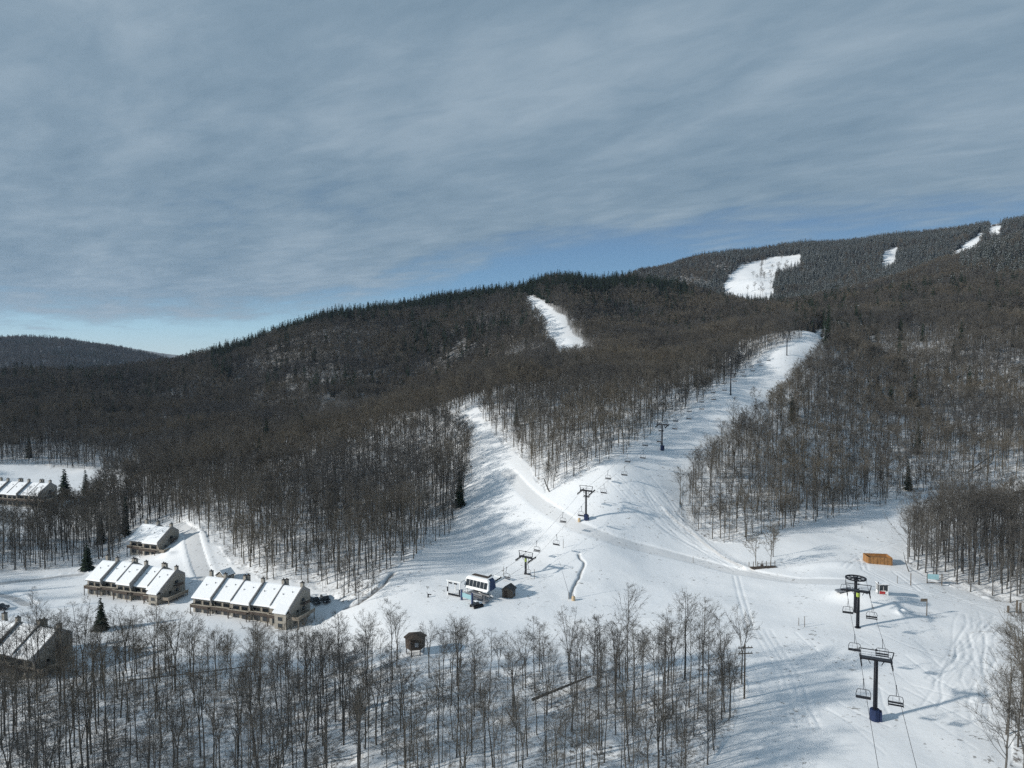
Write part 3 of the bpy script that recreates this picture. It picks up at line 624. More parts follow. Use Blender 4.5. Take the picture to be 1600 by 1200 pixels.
# ---------------------------------------------------------------- chairlifts
def G3(u,v,y0=85,y1=3600):
    x,y=hit(u,v,y0,y1); return Vector((x,y,ground(x,y)))
def tower(base,Ht,yaw,gauge,label,group,pad=None,limeband=False,ladder=True,ry=0,arm_drop=0,thick=.36):
    """local +y runs along the rope, +x across it"""
    t=empty('lift_tower',base,yaw,label,'lift tower',group)
    p=MB();p.tube([(0,0,-.8),(0,0,Ht*.5),(0,0,Ht-.15)],[thick,thick*.94,thick*.86],12);p.tube([(0,0,-.5),(0,0,.12)],thick*1.7,8);p.build('pole',M['black'],t,True)
    if pad: b=MB();b.tube([(0,0,-.2),(0,0,1.9),(0,0,2.0)],[thick*2.3,thick*2.3,thick*2.0],8);b.box((thick*1.9,0,.8),(thick*1.7,thick*2.6,1.9));b.build('base_padding',M['navy'],t)
    if limeband: MB().tube([(0,0,Ht-1.35),(0,0,Ht-.35)],thick*.98,12).build('warning_band',M['lime'],t)
    g=gauge/2;a=MB();a.box((0,0,Ht),(gauge+.5,.42,.42));a.beam((-.9,0,Ht-.9),(-g*.55,0,Ht-.15),.12,.12);a.beam((.9,0,Ht-.9),(g*.55,0,Ht-.15),.12,.12);a.build('crossarm',M['black'],t)
    f=MB();h=1.7
    for sx in(-1,1): f.beam((sx*(g+.1),0,Ht+.2),(sx*(g+.45),0,Ht+h),.16,.16)
    f.beam((-g-.5,0,Ht+h),(g+.5,0,Ht+h),.13,.13);f.box((0,0,Ht+h+.02),(.35,.3,.3));f.build('lifting_frame',M['black'],t)
    c=MB()
    for sy in(-.55,.55): c.beam((-g,sy,Ht+.95),(g,sy,Ht+.95),.04,.04)
    for x in(-g,-g*.33,g*.33,g):
        for sy in(-.55,.55): c.beam((x,sy,Ht+.1),(x,sy,Ht+.95),.035,.035)
    c.box((0,0,Ht+.24),(gauge,1.0,.05));c.build('catwalk',M['darksteel'],t)
    for sx in(-1,1):
        s=MB();x=sx*(g+.12);L=2.3;s.beam((x,-L,Ht-.32-ry*L),(x,L,Ht-.32+ry*L),.16,.22);s.box((x,0,Ht-.15),(.3,.5,.35))
        s2=s.build('sheave_train',M['black'],t)
        w=MB()
        for k in range(6):
            yy=-L*.87+k*L*1.74/5; zz=Ht-.55+ry*yy; w.tube([(x-.09,yy,zz),(x+.09,yy,zz)],.24,10)
        w.build('wheels',M['rubber'],s2)
    if ladder:
        l=MB()
        for sx in(-.2,.2): l.beam((sx,-thick-.18,1.5),(sx,-thick-.12,Ht-.2),.04,.04)
        k=1.8
        while k<Ht-.3: l.beam((-.2,-thick-.17,k),(.2,-thick-.17,k),.03,.03);k+=.35
        l.build('ladder',M['black'],t)
    return t
def chair_proto(label,group):
    t=empty('lift_chair',(0,0,0),0,label,'chairlift chair',group)   # origin on the rope, hangs down; faces +y
    h=MB();h.box((0,0,0),(.14,.5,.16));h.tube([(0,0,-.05),(0,.08,-.5),(0,.32,-1.0),(0,.30,-1.5),(0,.05,-1.75)],.06,6);h.build('hanger',M['darksteel'],t)
    w=1.12;f=MB();f.tube([(-w,.45,-3.35),(-w,-.25,-3.25),(-w-.03,-.22,-2.5),(-w+.15,0,-1.85),(-w+.4,.05,-1.75),(w-.4,.05,-1.75),(w-.15,0,-1.85),(w+.03,-.22,-2.5),(w,-.25,-3.25),(w,.45,-3.35)],.055,6)
    for x in(-.45,.45): f.tube([(x,.04,-1.78),(x,-.22,-2.5),(x,-.25,-3.25)],.025,5)
    f.build('frame',M['darksteel'],t)
    MB().box((0,.12,-3.28),(w*2+.1,.50,.11),rx=.05).build('seat',M['black'],t)
    MB().box((0,-.22,-2.98),(w*2+.1,.08,.34),rx=-.15).build('backrest',M['black'],t)
    b=MB();b.tube([(-w,-.2,-2.62),(-w+.05,.5,-2.55),(w-.05,.5,-2.55),(w,-.2,-2.62)],.022,5);b.build('safety_bar',M['steel'],t)
    return t
def ropeline(name,runs,label,cat='cable',r=.035,group=None):
    """each run: list of 3-D supports with a slight sag between them; returns point lookup"""
    m=MB();allp=[]
    for sup,sag in runs:
        pts=[]
        for a,b in zip(sup[:-1],sup[1:]):
            a=Vector(a);b=Vector(b);L=(b-a).length;n=max(4,int(L/8))
            for k in range(n): t=k/n;p=a.lerp(b,t);p.z-=4*sag*L*t*(1-t);pts.append(p)
        pts.append(Vector(sup[-1]));m.tube(pts,r,4,cap=False);allp.append(pts)
    o=m.build(name,M['rope']);tag(o,label,cat,group);return allp
def along(pts,d):
    s=0
    for a,b in zip(pts[:-1],pts[1:]):
        L=(b-a).length
        if s+L>=d: return a.lerp(b,(d-s)/L),(b-a)/L
        s+=L
    return pts[-1],(pts[-1]-pts[-2]).normalized()
# lift A climbs away from the station; the line is straight in plan
def lineA(Y): return Vector((-140+.70*Y,Y,0))
dA=Vector((.573,.819,0));nA=Vector((.819,-.573,0));yawA=math.atan2(-dA.x,dA.y)
GA=4.2
TA=[]
specA=[(206,5.2,'lowest short black lift tower just behind the station',None,True),
 (237,10.2,'black lift tower with navy base padding above the snowy cat road',1,False),
 (292,10.9,'lift tower with navy padding in the middle of the upper trail, below the wooded gap',1,False),
 (369,11.5,'slender lift tower beside a lone bare crown halfway up the lift trail',None,False),
 (470,11.6,'small lift tower near the top of the visible lift trail',None,False),
 (540,11.5,'topmost lift tower half hidden by spruces where the lift trail ends',None,False)]
for (Y,Ht,lab,pad,lime) in specA:
    p=lineA(Y);p.z=ground(p.x,p.y);TA.append((p,Ht))
    tower(p,Ht,yawA,GA,lab,'towers of the long chairlift',pad,lime,ry=.25 if Y>210 else .12,thick=.33)
    KEEP.append((p.x,p.y,5))
KEEP.append((lineA(520).x,520,6))
far=lineA(640);far.z=ground(far.x,far.y)+10
runA=[]
for sx in(-1,1):
    sup=[lineA(190)+nA*sx*GA/2*.9+Vector((0,0,ground(lineA(190).x,190)+3.0))]+[p+nA*sx*(GA/2+.12)+Vector((0,0,Ht-.80)) for p,Ht in TA]+[far+nA*sx*GA/2]
    runA.append((sup,.012))
ptsA=ropeline('haul_rope',runA,'thin haul rope running from the station up past the long line of towers')
chairs_group='empty quad chairs on the long chairlift'
protoA=chair_proto('',None)
ordn=['first','second','third','fourth','fifth','sixth','seventh','eighth','ninth','tenth','eleventh','twelfth','thirteenth','fourteenth','fifteenth','sixteenth','seventeenth']
def place_chair(proto,first,p,yaw,label,group):
    if first: c=proto
    else:
        c=proto.copy();C.objects.link(c)
        for ch in proto.children:
            k=ch.copy();C.objects.link(k);k.parent=c
    c.location=p;c.rotation_euler=(0,0,yaw);c['label']=label;c['category']='chairlift chair';c['group']=group
    return c
nch=0
for side,pts in enumerate(ptsA):
    d=[12.5,17.5][side];k=0;spac=17.3
    while d<370 and k<17:
        p,dr=along(pts,d);place_chair(protoA,nch==0,p,yawA+(PI if side==0 else 0),'%s empty chair up the long lift from the station, %s rope'%(ordn[k],('left','right')[side]),chairs_group);nch+=1;d+=spac;k+=1
# lift B arrives from below and turns on a bullwheel by the red hut
B1=G3(1367,1127);B2=G3(1340,981);dB=(B2-B1);dB.z=0;dB.normalize();nB=Vector((dB.y,-dB.x,0));yawB=math.atan2(-dB.x,dB.y);GB=4.7
tower(B1,11.1,yawB,GB,'tall black lift tower with navy base padding nearest the lower right','towers of the short chairlift',1,ry=.02,thick=.40)
tower(B2,9.0,yawB,GB,'black lift tower with a lime band right under the bullwheel','towers of the short chairlift',None,True,ry=0,thick=.42)
WB=B2+dB*9.5;WB.z=ground(WB.x,WB.y);zr=B2.z+9.0-.8
t=empty('bullwheel_terminal',WB,yawB,'black spoked bullwheel on a mast behind the lime banded tower','lift terminal')
hb=zr+1.2-WB.z;R_=GB/2
MB().tube([(0,0,-.5),(0,0,hb)],[.42,.36],12).build('mast',M['black'],t,True)
w=MB();n=32
for k in range(n):
    a=2*PI*k/n;b=2*PI*(k+1)/n
    for z,rr_ in((hb+.02,R_),): w.beam((R_*math.cos(a),R_*math.sin(a),z),(R_*math.cos(b),R_*math.sin(b),z),.34,.30)
w.tube([(0,0,hb-.25),(0,0,hb+.3)],.55,12)
for k in range(10):
    a=2*PI*k/10;w.beam((.3*math.cos(a),.3*math.sin(a),hb),(R_*math.cos(a),R_*math.sin(a),hb),.26,.14)
w.build('bullwheel',M['black'],t)
f=MB();f.box((0,-3.2,hb-2.2),(.5,7.5,.5));f.beam((0,0,hb-2.0),(0,-3,hb-2.2),.35,.4)
for sx in(-1,1): f.beam((0,-1.5,hb-2.2),(sx*R_,-4.5,hb-2.3),.2,.2);f.beam((sx*.9,-.5,hb-2.3),(sx*.2,0,hb-3.2),.15,.15)
f.build('carriage_frame',M['black'],t)
runsB=[]
start=B1-dB*75;start.z=ground(start.x,start.y)+9.5
for sx in(-1,1): runsB.append(([start+nB*sx*GB/2]+[B1+nB*sx*(GB/2+.12)+Vector((0,0,11.1-.8)),B2+nB*sx*(GB/2+.12)+Vector((0,0,9-.8)),Vector((WB.x,WB.y,zr+1.2))+nB*sx*R_],.012))
arc=[Vector((WB.x,WB.y,zr+1.2))+(nB*math.cos(a)+dB*math.sin(a))*R_ for a in [PI*k/12 for k in range(13)]]
runsB.append((arc,0));ptsB=ropeline('haul_rope',runsB,'thin haul rope of the short chairlift looping round the bullwheel')
def at_uv(pts,v):     # the point of a rope at a picture height
    for a,b in zip(pts[:-1],pts[1:]):
        va=proj(*a)[1];vb=proj(*b)[1]
        if (va-v)*(vb-v)<=0: return a.lerp(b,(va-v)/(va-vb+1e-9))
    return pts[-1]
gB='empty quad chairs on the short chairlift'
labs=[(0,1062,'empty chair left of the tall tower, lowest on the left rope'),(0,992,'second lowest empty chair on the left rope, left of the tall crossarm'),(0,937,'empty chair hanging just left below the lime banded tower crossarm'),
 (0,903,'empty chair hanging under the left rim of the bullwheel'),
 (1,1072,'lowest empty chair right of the tall tower'),(1,1000,'empty chair just above the right end of the tall crossarm'),(1,945,'empty chair right of the lime banded tower pole')]
for k,(s,v,lab) in enumerate(labs):
    place_chair(protoA,False,at_uv(ptsB[s],v),yawB+(PI if s==1 else 0),lab,gB)
# power line beside the long lift
pc=[]
# ---------------------------------------------------------------- station at the foot of the long lift
S=lineA(187.5);S.z=ground(S.x,S.y);KEEP.append((S.x,S.y,14))
t=empty('lift_station',S,yawA,'white lift station with a glazed end wall and dark blue side on the snow','lift station')
h=MB();prof=[(-3.4,3.6),(-3.9,4.3),(-3.5,6.9),(-2.9,7.5),(2.9,7.5),(3.5,6.9),(3.9,4.3),(3.4,3.6)]
def xprism(m,prof,y0,y1,mi=0):
    n=len(prof);m.add([(x,y0,z) for x,z in prof]+[(x,y1,z) for x,z in prof],[tuple(range(n))[::-1],tuple(range(n,2*n))]+[((i+1)%n,n+(i+1)%n,n+i,i) for i in range(n)],mi)
n=7
def ring(y,inset,dz=0): return [(-3.9+inset,y,2.6),(-4.4+inset,y,3.2),(-4.0+inset,y,5.2-dz),(-3.4+inset,y,5.65-dz),(3.4-inset,y,5.65-dz),(4.0-inset,y,5.2-dz),(4.4-inset,y,3.2),(3.9-inset,y,2.6)]
rs_=[ring(-2.2,.15,.0),ring(-1.8,0,-.2),ring(1.1,0,-.2),ring(1.6,.25,.2)]
# the end wall leans back like a visor
rs_[0]=[(x,y+(z-2.6)*.28,z) for x,y,z in rs_[0]];rs_[1]=[(x,y+(z-2.6)*.28,z) for x,y,z in rs_[1]]
vs=[q for r_ in rs_ for q in r_];fs=[tuple(range(8))[::-1],tuple(range(24,32))];ms=[0,0]
for i in range(3):
    for k in range(8):
        k2=(k+1)%8;fs.append((i*8+k2,i*8+k,(i+1)*8+k,(i+1)*8+k2)[::-1]);ms.append(1 if (k in(4,5,6) and i>=1) else 0)
h.add(vs,fs);h.m=ms;h.build('housing',[M['white'],M['blue']],t)
g=MB()
for k in range(6):
    x=-3.1+k*1.24;g.add([(x-.54,-1.95,3.3),(x+.54,-1.95,3.3),(x+.54,-1.45,4.95),(x-.54,-1.45,4.95),(x-.54,-2.08,3.3),(x+.54,-2.08,3.3),(x+.54,-1.60,4.95),(x-.54,-1.60,4.95)],[(4,5,6,7),(0,4,7,3),(1,2,6,5),(3,7,6,2),(0,1,5,4)])
g.build('glazing',M['glass'],t)
MB().box((0,.2,5.92),(5.4,1.4,.12)).build('roof_hatch',M['darkwood'],t)
l=MB();l.beam((-.9,.8,-.5),(-.2,.4,2.7),.7,.7);l.beam((3.4,2.2,-.5),(.9,.4,2.7),.45,.6);l.beam((4.2,1.4,-.5),(1.5,.2,2.7),.35,.45);l.beam((.9,-1.2,-.5),(.6,.0,2.7),.5,.6);l.build('support_legs',M['white'],t)
b=MB();b.tube([(0,.2,2.15),(0,.2,2.45)],2.3,24);b.build('drive_wheel',M['black'],t)
e_=MB()
for sx in(-1,1): e_.beam((sx*1.9,1.2,2.9),(sx*2.1,8.0,3.7),.5,.35);e_.tube([(sx*2.1,7.6,3.7),(sx*2.1,8.2,3.75)],.32,8)
e_.beam((-2.1,7.9,3.8),(2.1,7.9,3.8),.3,.3);e_.beam((-2.0,4.5,3.3),(2.0,4.5,3.3),.25,.25);e_.box((-.1,5.2,3.3),(2.6,4.6,.18),rx=.11);e_.build('launch_rails',M['white'],t)
e2=MB()
for sx in(-1,1):
    for k in range(8): y=1.9+k*.75;e2.tube([(sx*1.75-.12,y,3.25+(y-1.5)*.11),(sx*1.75+.12,y,3.25+(y-1.5)*.11)],.28,8)
e2.build('rail_tyres',M['rubber'],t)
pl=MB();pl.box((-.6,-.8,.9),(6.2,3.2,.25));pl.box((.8,-2.6,1.5),(3.6,.14,.8));pl.box((1.2,-3.4,.75),(4.2,.14,.7));pl.box((2.6,-1.6,1.5),(3.4,.1,.5));pl.box((3.0,-2.9,.5),(3.0,2.2,.3));pl.box((-1.2,-2.0,.6),(.8,.8,1.4));pl.beam((-2.6,-2.6,-.3),(-2.6,-2.6,2.0),.14,.14);pl.beam((3.9,-3.5,-.3),(3.9,-3.5,2.2),.14,.14);pl.build('loading_platform',M['steel'],t)
# canopy on posts left of the housing
cn=S-nA*6.6-dA*2.0;cn.z=ground(cn.x,cn.y)
t=empty('queue_shelter',cn,yawA+.1,'white post frame shelter with a tilted canopy at the left of the station','shelter')
m=MB()
for x in(-2.2,1.8):
    for y in(-1.6,2.2): m.beam((x,y,-.4),(x,y,4.0),.22,.22)
m.beam((-2.3,-1.6,3.9),(2.0,-1.6,3.9),.2,.3);m.beam((-2.3,2.2,4.1),(2.0,2.2,4.1),.2,.3);m.build('frame',M['white'],t)
MB().box((-.1,.3,4.28),(4.9,4.6,.22),rx=.06).build('canopy',M['white'],t)
m=MB();m.box((-1.2,-1.75,3.45),(1.1,.08,.4));m.box((.5,-1.75,3.45),(1.1,.08,.4));m.build('sign_plates',M['black'],t)
m=MB()
for k in range(5): m.box((-1.5+k*.8,-1.9,.35),(.6,.4,.4))
m.box((-2.2,-1.75,1.6),(.34,.2,1.3));m.box((1.8,-1.75,1.3),(.34,.2,1.3));m.build('bollard_pads',M['black'],t)
gt=S-nA*.6-dA*5.3;gt.z=ground(gt.x,gt.y)
t=empty('loading_gate',gt,yawA-.15,'blue padded loading gate with a pale blue board in front of the station','gate')
for x in(-2.1,2.1): MB().box((x,0,1.3),(.42,.42,3.1)).build('padded_post',M['blue'],t)
MB().box((0,0,1.55),(3.7,.10,1.25)).build('board',M['teal'],t);MB().box((0,0,2.6),(3.9,.14,.16)).build('rail',M['steel'],t)
sm=S+nA*3.8-dA*6.6;sm.z=ground(sm.x,sm.y)
t=empty('snow_groomer',sm,yawA+1.25,'small dark snow groomer with snow on its hood in front of the station','groomer')
m=MB();m.sprism([(-.75,.35),(.75,.35),(.8,.8),(-.8,.8)],-1.4,1.4);m.build('body',M['carpaint'],t)
m=MB();m.add([(-.9,-.65,.8),(.5,-.65,.8),(.5,.65,.8),(-.9,.65,.8),(-.6,-.55,1.5),(.2,-.55,1.5),(.2,.55,1.5),(-.6,.55,1.5)],[(0,1,5,4),(1,2,6,5),(2,3,7,6),(3,0,4,7),(4,5,6,7)]);m.build('cab',M['glass'],t)
for sy in(-1,1):
    m=MB();m.sprism([(0,0)]*0 or [(sy*.75,.0),(sy*1.15,.0),(sy*1.15,.55),(sy*.75,.55)],-1.5,1.5);m.build('track',M['rubber'],t)
m=MB();m.box((.95,0,.92),(.9,1.3,.22));m.box((-.2,0,1.56),(.8,1.1,.14));m.build('snow_load',M['roofsnow'],t)
# grey gabled shed right of the station
def gable_hut(name,P,yaw,w,d,h,rise,label,cat,wall,roof,snow=False,door=True,win=True,over=.3):
    t=empty(name,P,yaw,label,cat)
    m=MB();m.add([(-w/2,-d/2,-.6),(w/2,-d/2,-.6),(w/2,d/2,-.6),(-w/2,d/2,-.6),(-w/2,-d/2,h),(w/2,-d/2,h),(w/2,d/2,h),(-w/2,d/2,h),(0,-d/2,h+rise),(0,d/2,h+rise)],
      [(0,1,5,8,4),(2,3,7,9,6),(1,2,6,5),(3,0,4,7)]);m.build('wall',wall,t)
    r=MB();k=rise/(w/2)
    for sx in(-1,1):
        xo=sx*(w/2+over);zo=h-k*over
        r.add([(0,-d/2-over,h+rise+.02),(xo,-d/2-over,zo+.02),(xo,d/2+over,zo+.02),(0,d/2+over,h+rise+.02),(0,-d/2-over,h+rise+.2),(xo,-d/2-over,zo+.2),(xo,d/2+over,zo+.2),(0,d/2+over,h+rise+.2)],[(0,1,2,3),(4,5,6,7),(0,4,5,1),(1,5,6,2),(2,6,7,3),(3,7,4,0)])
    ro=r.build('roof',roof,t)
    if snow:
        r=MB()
        for sx in(-1,1):
            xo=sx*(w/2+over-.1);zo=h-k*(over-.1)
            r.add([(0,-d/2-over+.1,h+rise+.21),(xo,-d/2-over+.1,zo+.21),(xo,d/2+over-.1,zo+.21),(0,d/2+over-.1,h+rise+.21),(0,-d/2-over+.1,h+rise+.45),(xo,-d/2-over+.1,zo+.40),(xo,d/2+over-.1,zo+.40),(0,d/2+over-.1,h+rise+.45)],[(0,1,2,3),(4,5,6,7),(0,4,5,1),(1,5,6,2),(2,6,7,3),(3,7,4,0)])
        r.build('snow_cover',M['roofsnow'],ro)
    if door: MB().box((-w*.12,-d/2-.03,.95),(.9,.06,2.0)).build('door',M['darkwood'],t)
    if win:
        o=MB().box((w/2+.02,0,h*.6),(.06,d*.35,.8)).build('window',M['glass'],t)
    return t
P=G3(795,934);KEEP.append((P.x,P.y,5));gable_hut('shed',P,yawA+.25,2.9,2.9,2.2,.95,'small brown grey gabled shed right of the lift station','shed',M['pole'],M['rooftile'])
P=G3(352,908);KEEP.append((P.x,P.y,5));gable_hut('shed',P,-.5,3.6,3.8,2.3,1.3,'small shed with a snow covered gable roof behind the condo row','shed',M['siding'],M['rooftile'],True)
# lift operator hut, red panel and big windows
P=G3(1378,934);t=empty('operator_hut',P,-.12,'small operator hut with large windows and a red panel beside the bullwheel','hut');KEEP.append((P.x,P.y,9))
m=MB()
for x in(-1.15,1.15):
    for y in(-.9,.9): m.box((x,y,1.1),(.14,.14,2.8))
m.box((0,-.9,.35),(2.2,.08,.75));m.box((1.15,0,.5),(.08,1.7,1.2));m.box((-1.15,0,.4),(.08,1.7,.9));m.box((0,.9,1.1),(2.2,.08,2.5));m.build('wall',M['white'],t)
MB().box((-.3,-.96,.42),(1.45,.06,.72)).build('panel',M['red'],t)
for x in(-.6,.55): MB().box((x,-.92,1.65),(1.0,.06,1.35)).build('window',M['glass'],t)
MB().box((1.19,.0,1.75),(.05,1.4,1.2)).build('window',M['glass'],t)
ro=MB().box((0,0,2.58),(2.9,2.4,.14)).build('roof',M['steel'],t);MB().box((0,0,2.74),(2.75,2.25,.18)).build('snow_cover',M['roofsnow'],ro)
MB().tube([(-1.35,-.9,0),(-1.35,-.9,3.3)],.12,8).build('stove_pipe',M['black'],t)
P=G3(1318,931);t=tag(MB().add([(-2,-.9,.0),(2,-.9,.6),(2,.9,.6),(-2,.9,.0),(-2,-.9,.35),(2,-.9,1.0),(2,.9,1.0),(-2,.9,.35)],[(0,1,5,4),(1,2,6,5),(2,3,7,6),(3,0,4,7),(4,5,6,7)]).build('unload_ramp',M['steel'],None,loc=P),'grey steel unloading ramp edge left of the bullwheel mast','ramp')
# plywood bin
P=G3(1371,881);KEEP.append((P.x,P.y,6));t=empty('plywood_bin',P,.14*-1,'open warm brown plywood bin standing on the snow by the right trail','bin')
m=MB();w,d,h=7.0,4.6,2.3
m.box((0,-d/2,h/2-.2),(w,.14,h+.3));m.box((w/2,0,h/2-.2),(.14,d-.16,h+.3));m.box((-w/2,0,h/2-.2),(.14,d-.16,h+.3));m.box((0,d/2,h/2-.2),(w,.14,h+.3));m.build('wall',M['plywood'],t)
m=MB()
for k in range(7): m.box((-w/2+.4+k*(w-.8)/6,-d/2-.10,h/2-.15),(.09,.06,h+.2))
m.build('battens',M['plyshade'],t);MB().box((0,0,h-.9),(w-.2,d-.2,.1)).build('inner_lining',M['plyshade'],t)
# ---------------------------------------------------------------- poles, signs, posts
def post(u,v,h,name,label,cat,mat_='pole',r=.09,group=None,extra=None,lean=(0,0)):
    P=G3(u,v);t=empty(name,P,0,label,cat,group);MB().tube([(0,0,-.4),(lean[0]*h,lean[1]*h,h)],[r,r*.8],7).build('post',M[mat_],t)
    if extra: extra(t,h)
    return t
gP='thin marker posts on the snow'
for (u,v,h,lab) in((1257,980,2.6,'single thin post on the snow left of the lime banded tower'),(1248,977,1.9,'shorter thin post left of the single post on the open snow'),(787,903,3.4,'thin post right behind the lift station roof'),(835,905,3.0,'thin post right of the lowest lift tower'),
  (880,857,3.0,'thin post on the snow below the cat road'),(1083,878,2.0,'small post near the trail junction'),(1402,912,2.2,'short thick post right of the plywood bin'),(1423,915,3.6,'taller post beside the trail right of the plywood bin')):
    post(u,v,h,'marker_post',lab,'post',r=.08 if v!=915 else .14,group=gP)
def brd(t,h): MB().box((-.75,0,h-.35),(1.7,.12,.75)).build('sign_panel',M['pole'],t)
post(1448,960,4.3,'trail_sign','grey post with a dark panel near its top beside the snow ramp','sign','pole',.13,extra=brd)
def lamp(t,h): MB().box((-.25,0,h-.1),(.7,.4,.5)).build('speaker_box',M['darkwood'],t)
post(737,742,3.6,'trail_sign','small dark board on a post at the wood edge by the left trail','sign','pole',.08,extra=lamp)
P=G3(889,938);t=empty('snow_gun_lance',P,0,'slim leaning snowmaking lance beside a tan padded hydrant','snow gun')
MB().tube([(0,0,-.3),(0,0,1.8)],.12,8).build('stand',M['pole'],t);MB().tube([(0,0,1.4),(-1.1,.4,5.0),(-2.6,1.2,10.2)],[.08,.06,.04],6).build('lance',M['steel'],t)
P=G3(896,940);t=empty('hydrant_pad',P,0,'tan padded hydrant cover at the foot of the snow lance','padding');MB().tube([(0,0,-.2),(0,0,.9),(0,0,1.15)],[.55,.5,.3],9).build('pad',M['tan'],t);MB().tube([(0,0,1.0),(0,0,1.6)],.08,6).build('valve',M['steel'],t)
P=G3(669,935);t=empty('hydrant',P,.4,'small dark hydrant alone on the snow left of the station','hydrant');MB().tube([(0,0,-.2),(0,0,.9)],.2,8).build('standpipe',M['black'],t);MB().beam((-.1,0,.8),(.9,.1,.55),.22,.22).build('outlet',M['black'],t);MB().beam((-.2,0,.9),(-.35,0,1.5),.1,.1).build('handle',M['black'],t)
P=G3(909,814);P.x-=.9;tag(MB().tube([(0,0,-.2),(0,0,.9),(0,0,1.1)],[.5,.5,.3],9).build('tan_pad',M['tan'],None,loc=P),'tan padding block at the foot of the tower above the cat road','padding')
# pale board on two posts
P=G3(1460,914);t=empty('notice_board',P,.25*-1,'pale notice board on two posts at the edge of the right wood','notice board');KEEP.append((P.x,P.y,4))
for x in(-1.9,1.9): MB().box((x,0,1.4),(.22,.22,3.6)).build('post',M['pole'],t)
MB().box((-.4,-.14,2.3),(2.9,.08,1.5)).build('board',M['teal'],t);MB().box((0,0,.55),(3.7,.12,.2)).build('rail',M['darkwood'],t)
# twin pole power structure
P=G3(1163,1092);KEEP.append((P.x,P.y,2.5));t=empty('utility_pole',P,.1,'weathered utility pole with two crossarms at the right end of the lower wood','utility pole')
MB().tube([(0,0,-.8),(0,0,10.6)],[.19,.14],8).build('pole',M['pole'],t);
for z,w in((10.0,2.9),(8.9,2.9)):
    a=MB().box((0,-.2,z),(w,.14,.18)).build('crossarm',M['pole'],t)
    m=MB()
    for x in(-1.25,-.6,.6,1.25): m.tube([(x,-.2,z+.1),(x,-.2,z+.35)],.07,6)
    m.build('insulators',M['steel'],a)
# lookout cabin
P=G3(649,1022);KEEP.append((P.x,P.y,5.0))
for q in(5,10,15,20,25): KEEP.append((P.x*(1-q/150),P.y-q,3.4))
t=empty('hexagonal_cabin',P,.2,'dark brown many-sided cabin with a low roof behind the front trees','cabin')
hx=lambda r,z:[(r*math.cos(PI/3*k),r*math.sin(PI/3*k),z) for k in range(6)]
m=MB();m.add(hx(2.5,1.6)+hx(2.6,4.4),[tuple(range(6))[::-1]]+[(k,(k+1)%6,6+(k+1)%6,6+k) for k in range(6)]);m.build('wall',M['darkwood'],t)
m=MB();m.add(hx(3.0,4.3)+hx(3.0,4.5)+[(0,0,5.4)],[tuple(range(6))[::-1]]+[(k,(k+1)%6,6+(k+1)%6,6+k) for k in range(6)]+[(6+k,6+(k+1)%6,12) for k in range(6)]);m.build('roof',M['darkwood'],t)
m=MB()
for k in range(6): m.beam((2.1*math.cos(PI/3*k),2.1*math.sin(PI/3*k),-.6),(2.3*math.cos(PI/3*k),2.3*math.sin(PI/3*k),1.6),.22,.22)
m.build('stilts',M['darkwood'],t);t.scale=(.88,.88,.88);MB().box((.2,-2.24,3.0),(.9,.08,1.1)).build('window',M['steel'],t)
# small fenced deck with two bare trees at the junction
P=G3(1193,889);t=empty('fenced_deck',P,.12,'low dark timber deck with a post rail under two small trees at the junction','deck')
MB().box((0,0,.12),(8.4,1.5,.34)).build('platform',M['darkwood'],t)
m=MB()
for k in range(7): m.box((-4.3+k*1.43,1.0,.9),(.16,.16,1.7))
m.box((1.5,1.0,1.1),(6.0,.08,.12));m.build('rail',M['pole'],t)
MB().box((-1.0,-.9,1.1),(1.0,.1,.7)).build('sign_panel',M['darkwood'],t)
# gate and posts at the right edge
P=G3(1588,958);t=empty('timber_fence',P,-.2,'weathered timber fence and posts at the right edge below the wood','fence');KEEP.append((P.x,P.y,5))
for x,h,w in((-1.9,2.0,.45),(0.1,3.6,.4),(.9,3.0,.4),(2.6,3.2,.2)): MB().box((x,0,h/2-.2),(w,w*.8,h)).build('post',M['pole'],t)
m=MB()
for k in range(7): m.box((2.9+k*.5,.1,1.3),(.42,.08,2.4))
m.build('boards',M['deck'],t)
# dead leaning trunk at the tip of the wedge, fallen trunk in the right wood
def log(p0,p1,r0,r1,name,label):
    a=Vector(p0);b=Vector(p1);m=MB();m.tube([a,a.lerp(b,.5)+rv()*.15,b],[r0,(r0+r1)/2,r1],7);m2=MB()
    for k in range(7): s=a.lerp(b,random.uniform(.35,.95));m2.cone3(s,s+(rv()+Vector((0,0,.5))).normalized()*random.uniform(.5,1.6),.04)
    t=empty(name,(0,0,0),0,label,'trunk');m.build('trunk',M['bark'],t);m2.build('stubs',M['bark'],t)
P=G3(859,769);log(P-Vector((0,0,.3)),P+Vector((-2.3,0,5.2)),.28,.16,'leaning_trunk','short dark leaning trunk at the lower tip of the wooded wedge')
P=G3(1512,742);P2_=G3(1585,700);log(P+Vector((0,0,1.0)),P2_+Vector((0,0,4.5)),.30,.14,'fallen_trunk','long fallen trunk lying up the slope in the right wood')
P=G3(1420,894);log(P,P+Vector((-1.8,0,6.0)),.16,.05,'leaning_trunk','thin leaning dead trunk at the left edge of the right wood')
P=G3(880,1100);log(P+Vector((-6,0,1.2)),P+Vector((6,6,3.0)),.30,.16,'fallen_trunk','thick fallen trunk caught among the trees of the lower middle wood')
P=G3(300,1062);log(P+Vector((-13,-2,.6)),P+Vector((13,3,1.6)),.14,.1,'fallen_trunk','long thin fallen trunk in the lower left wood')
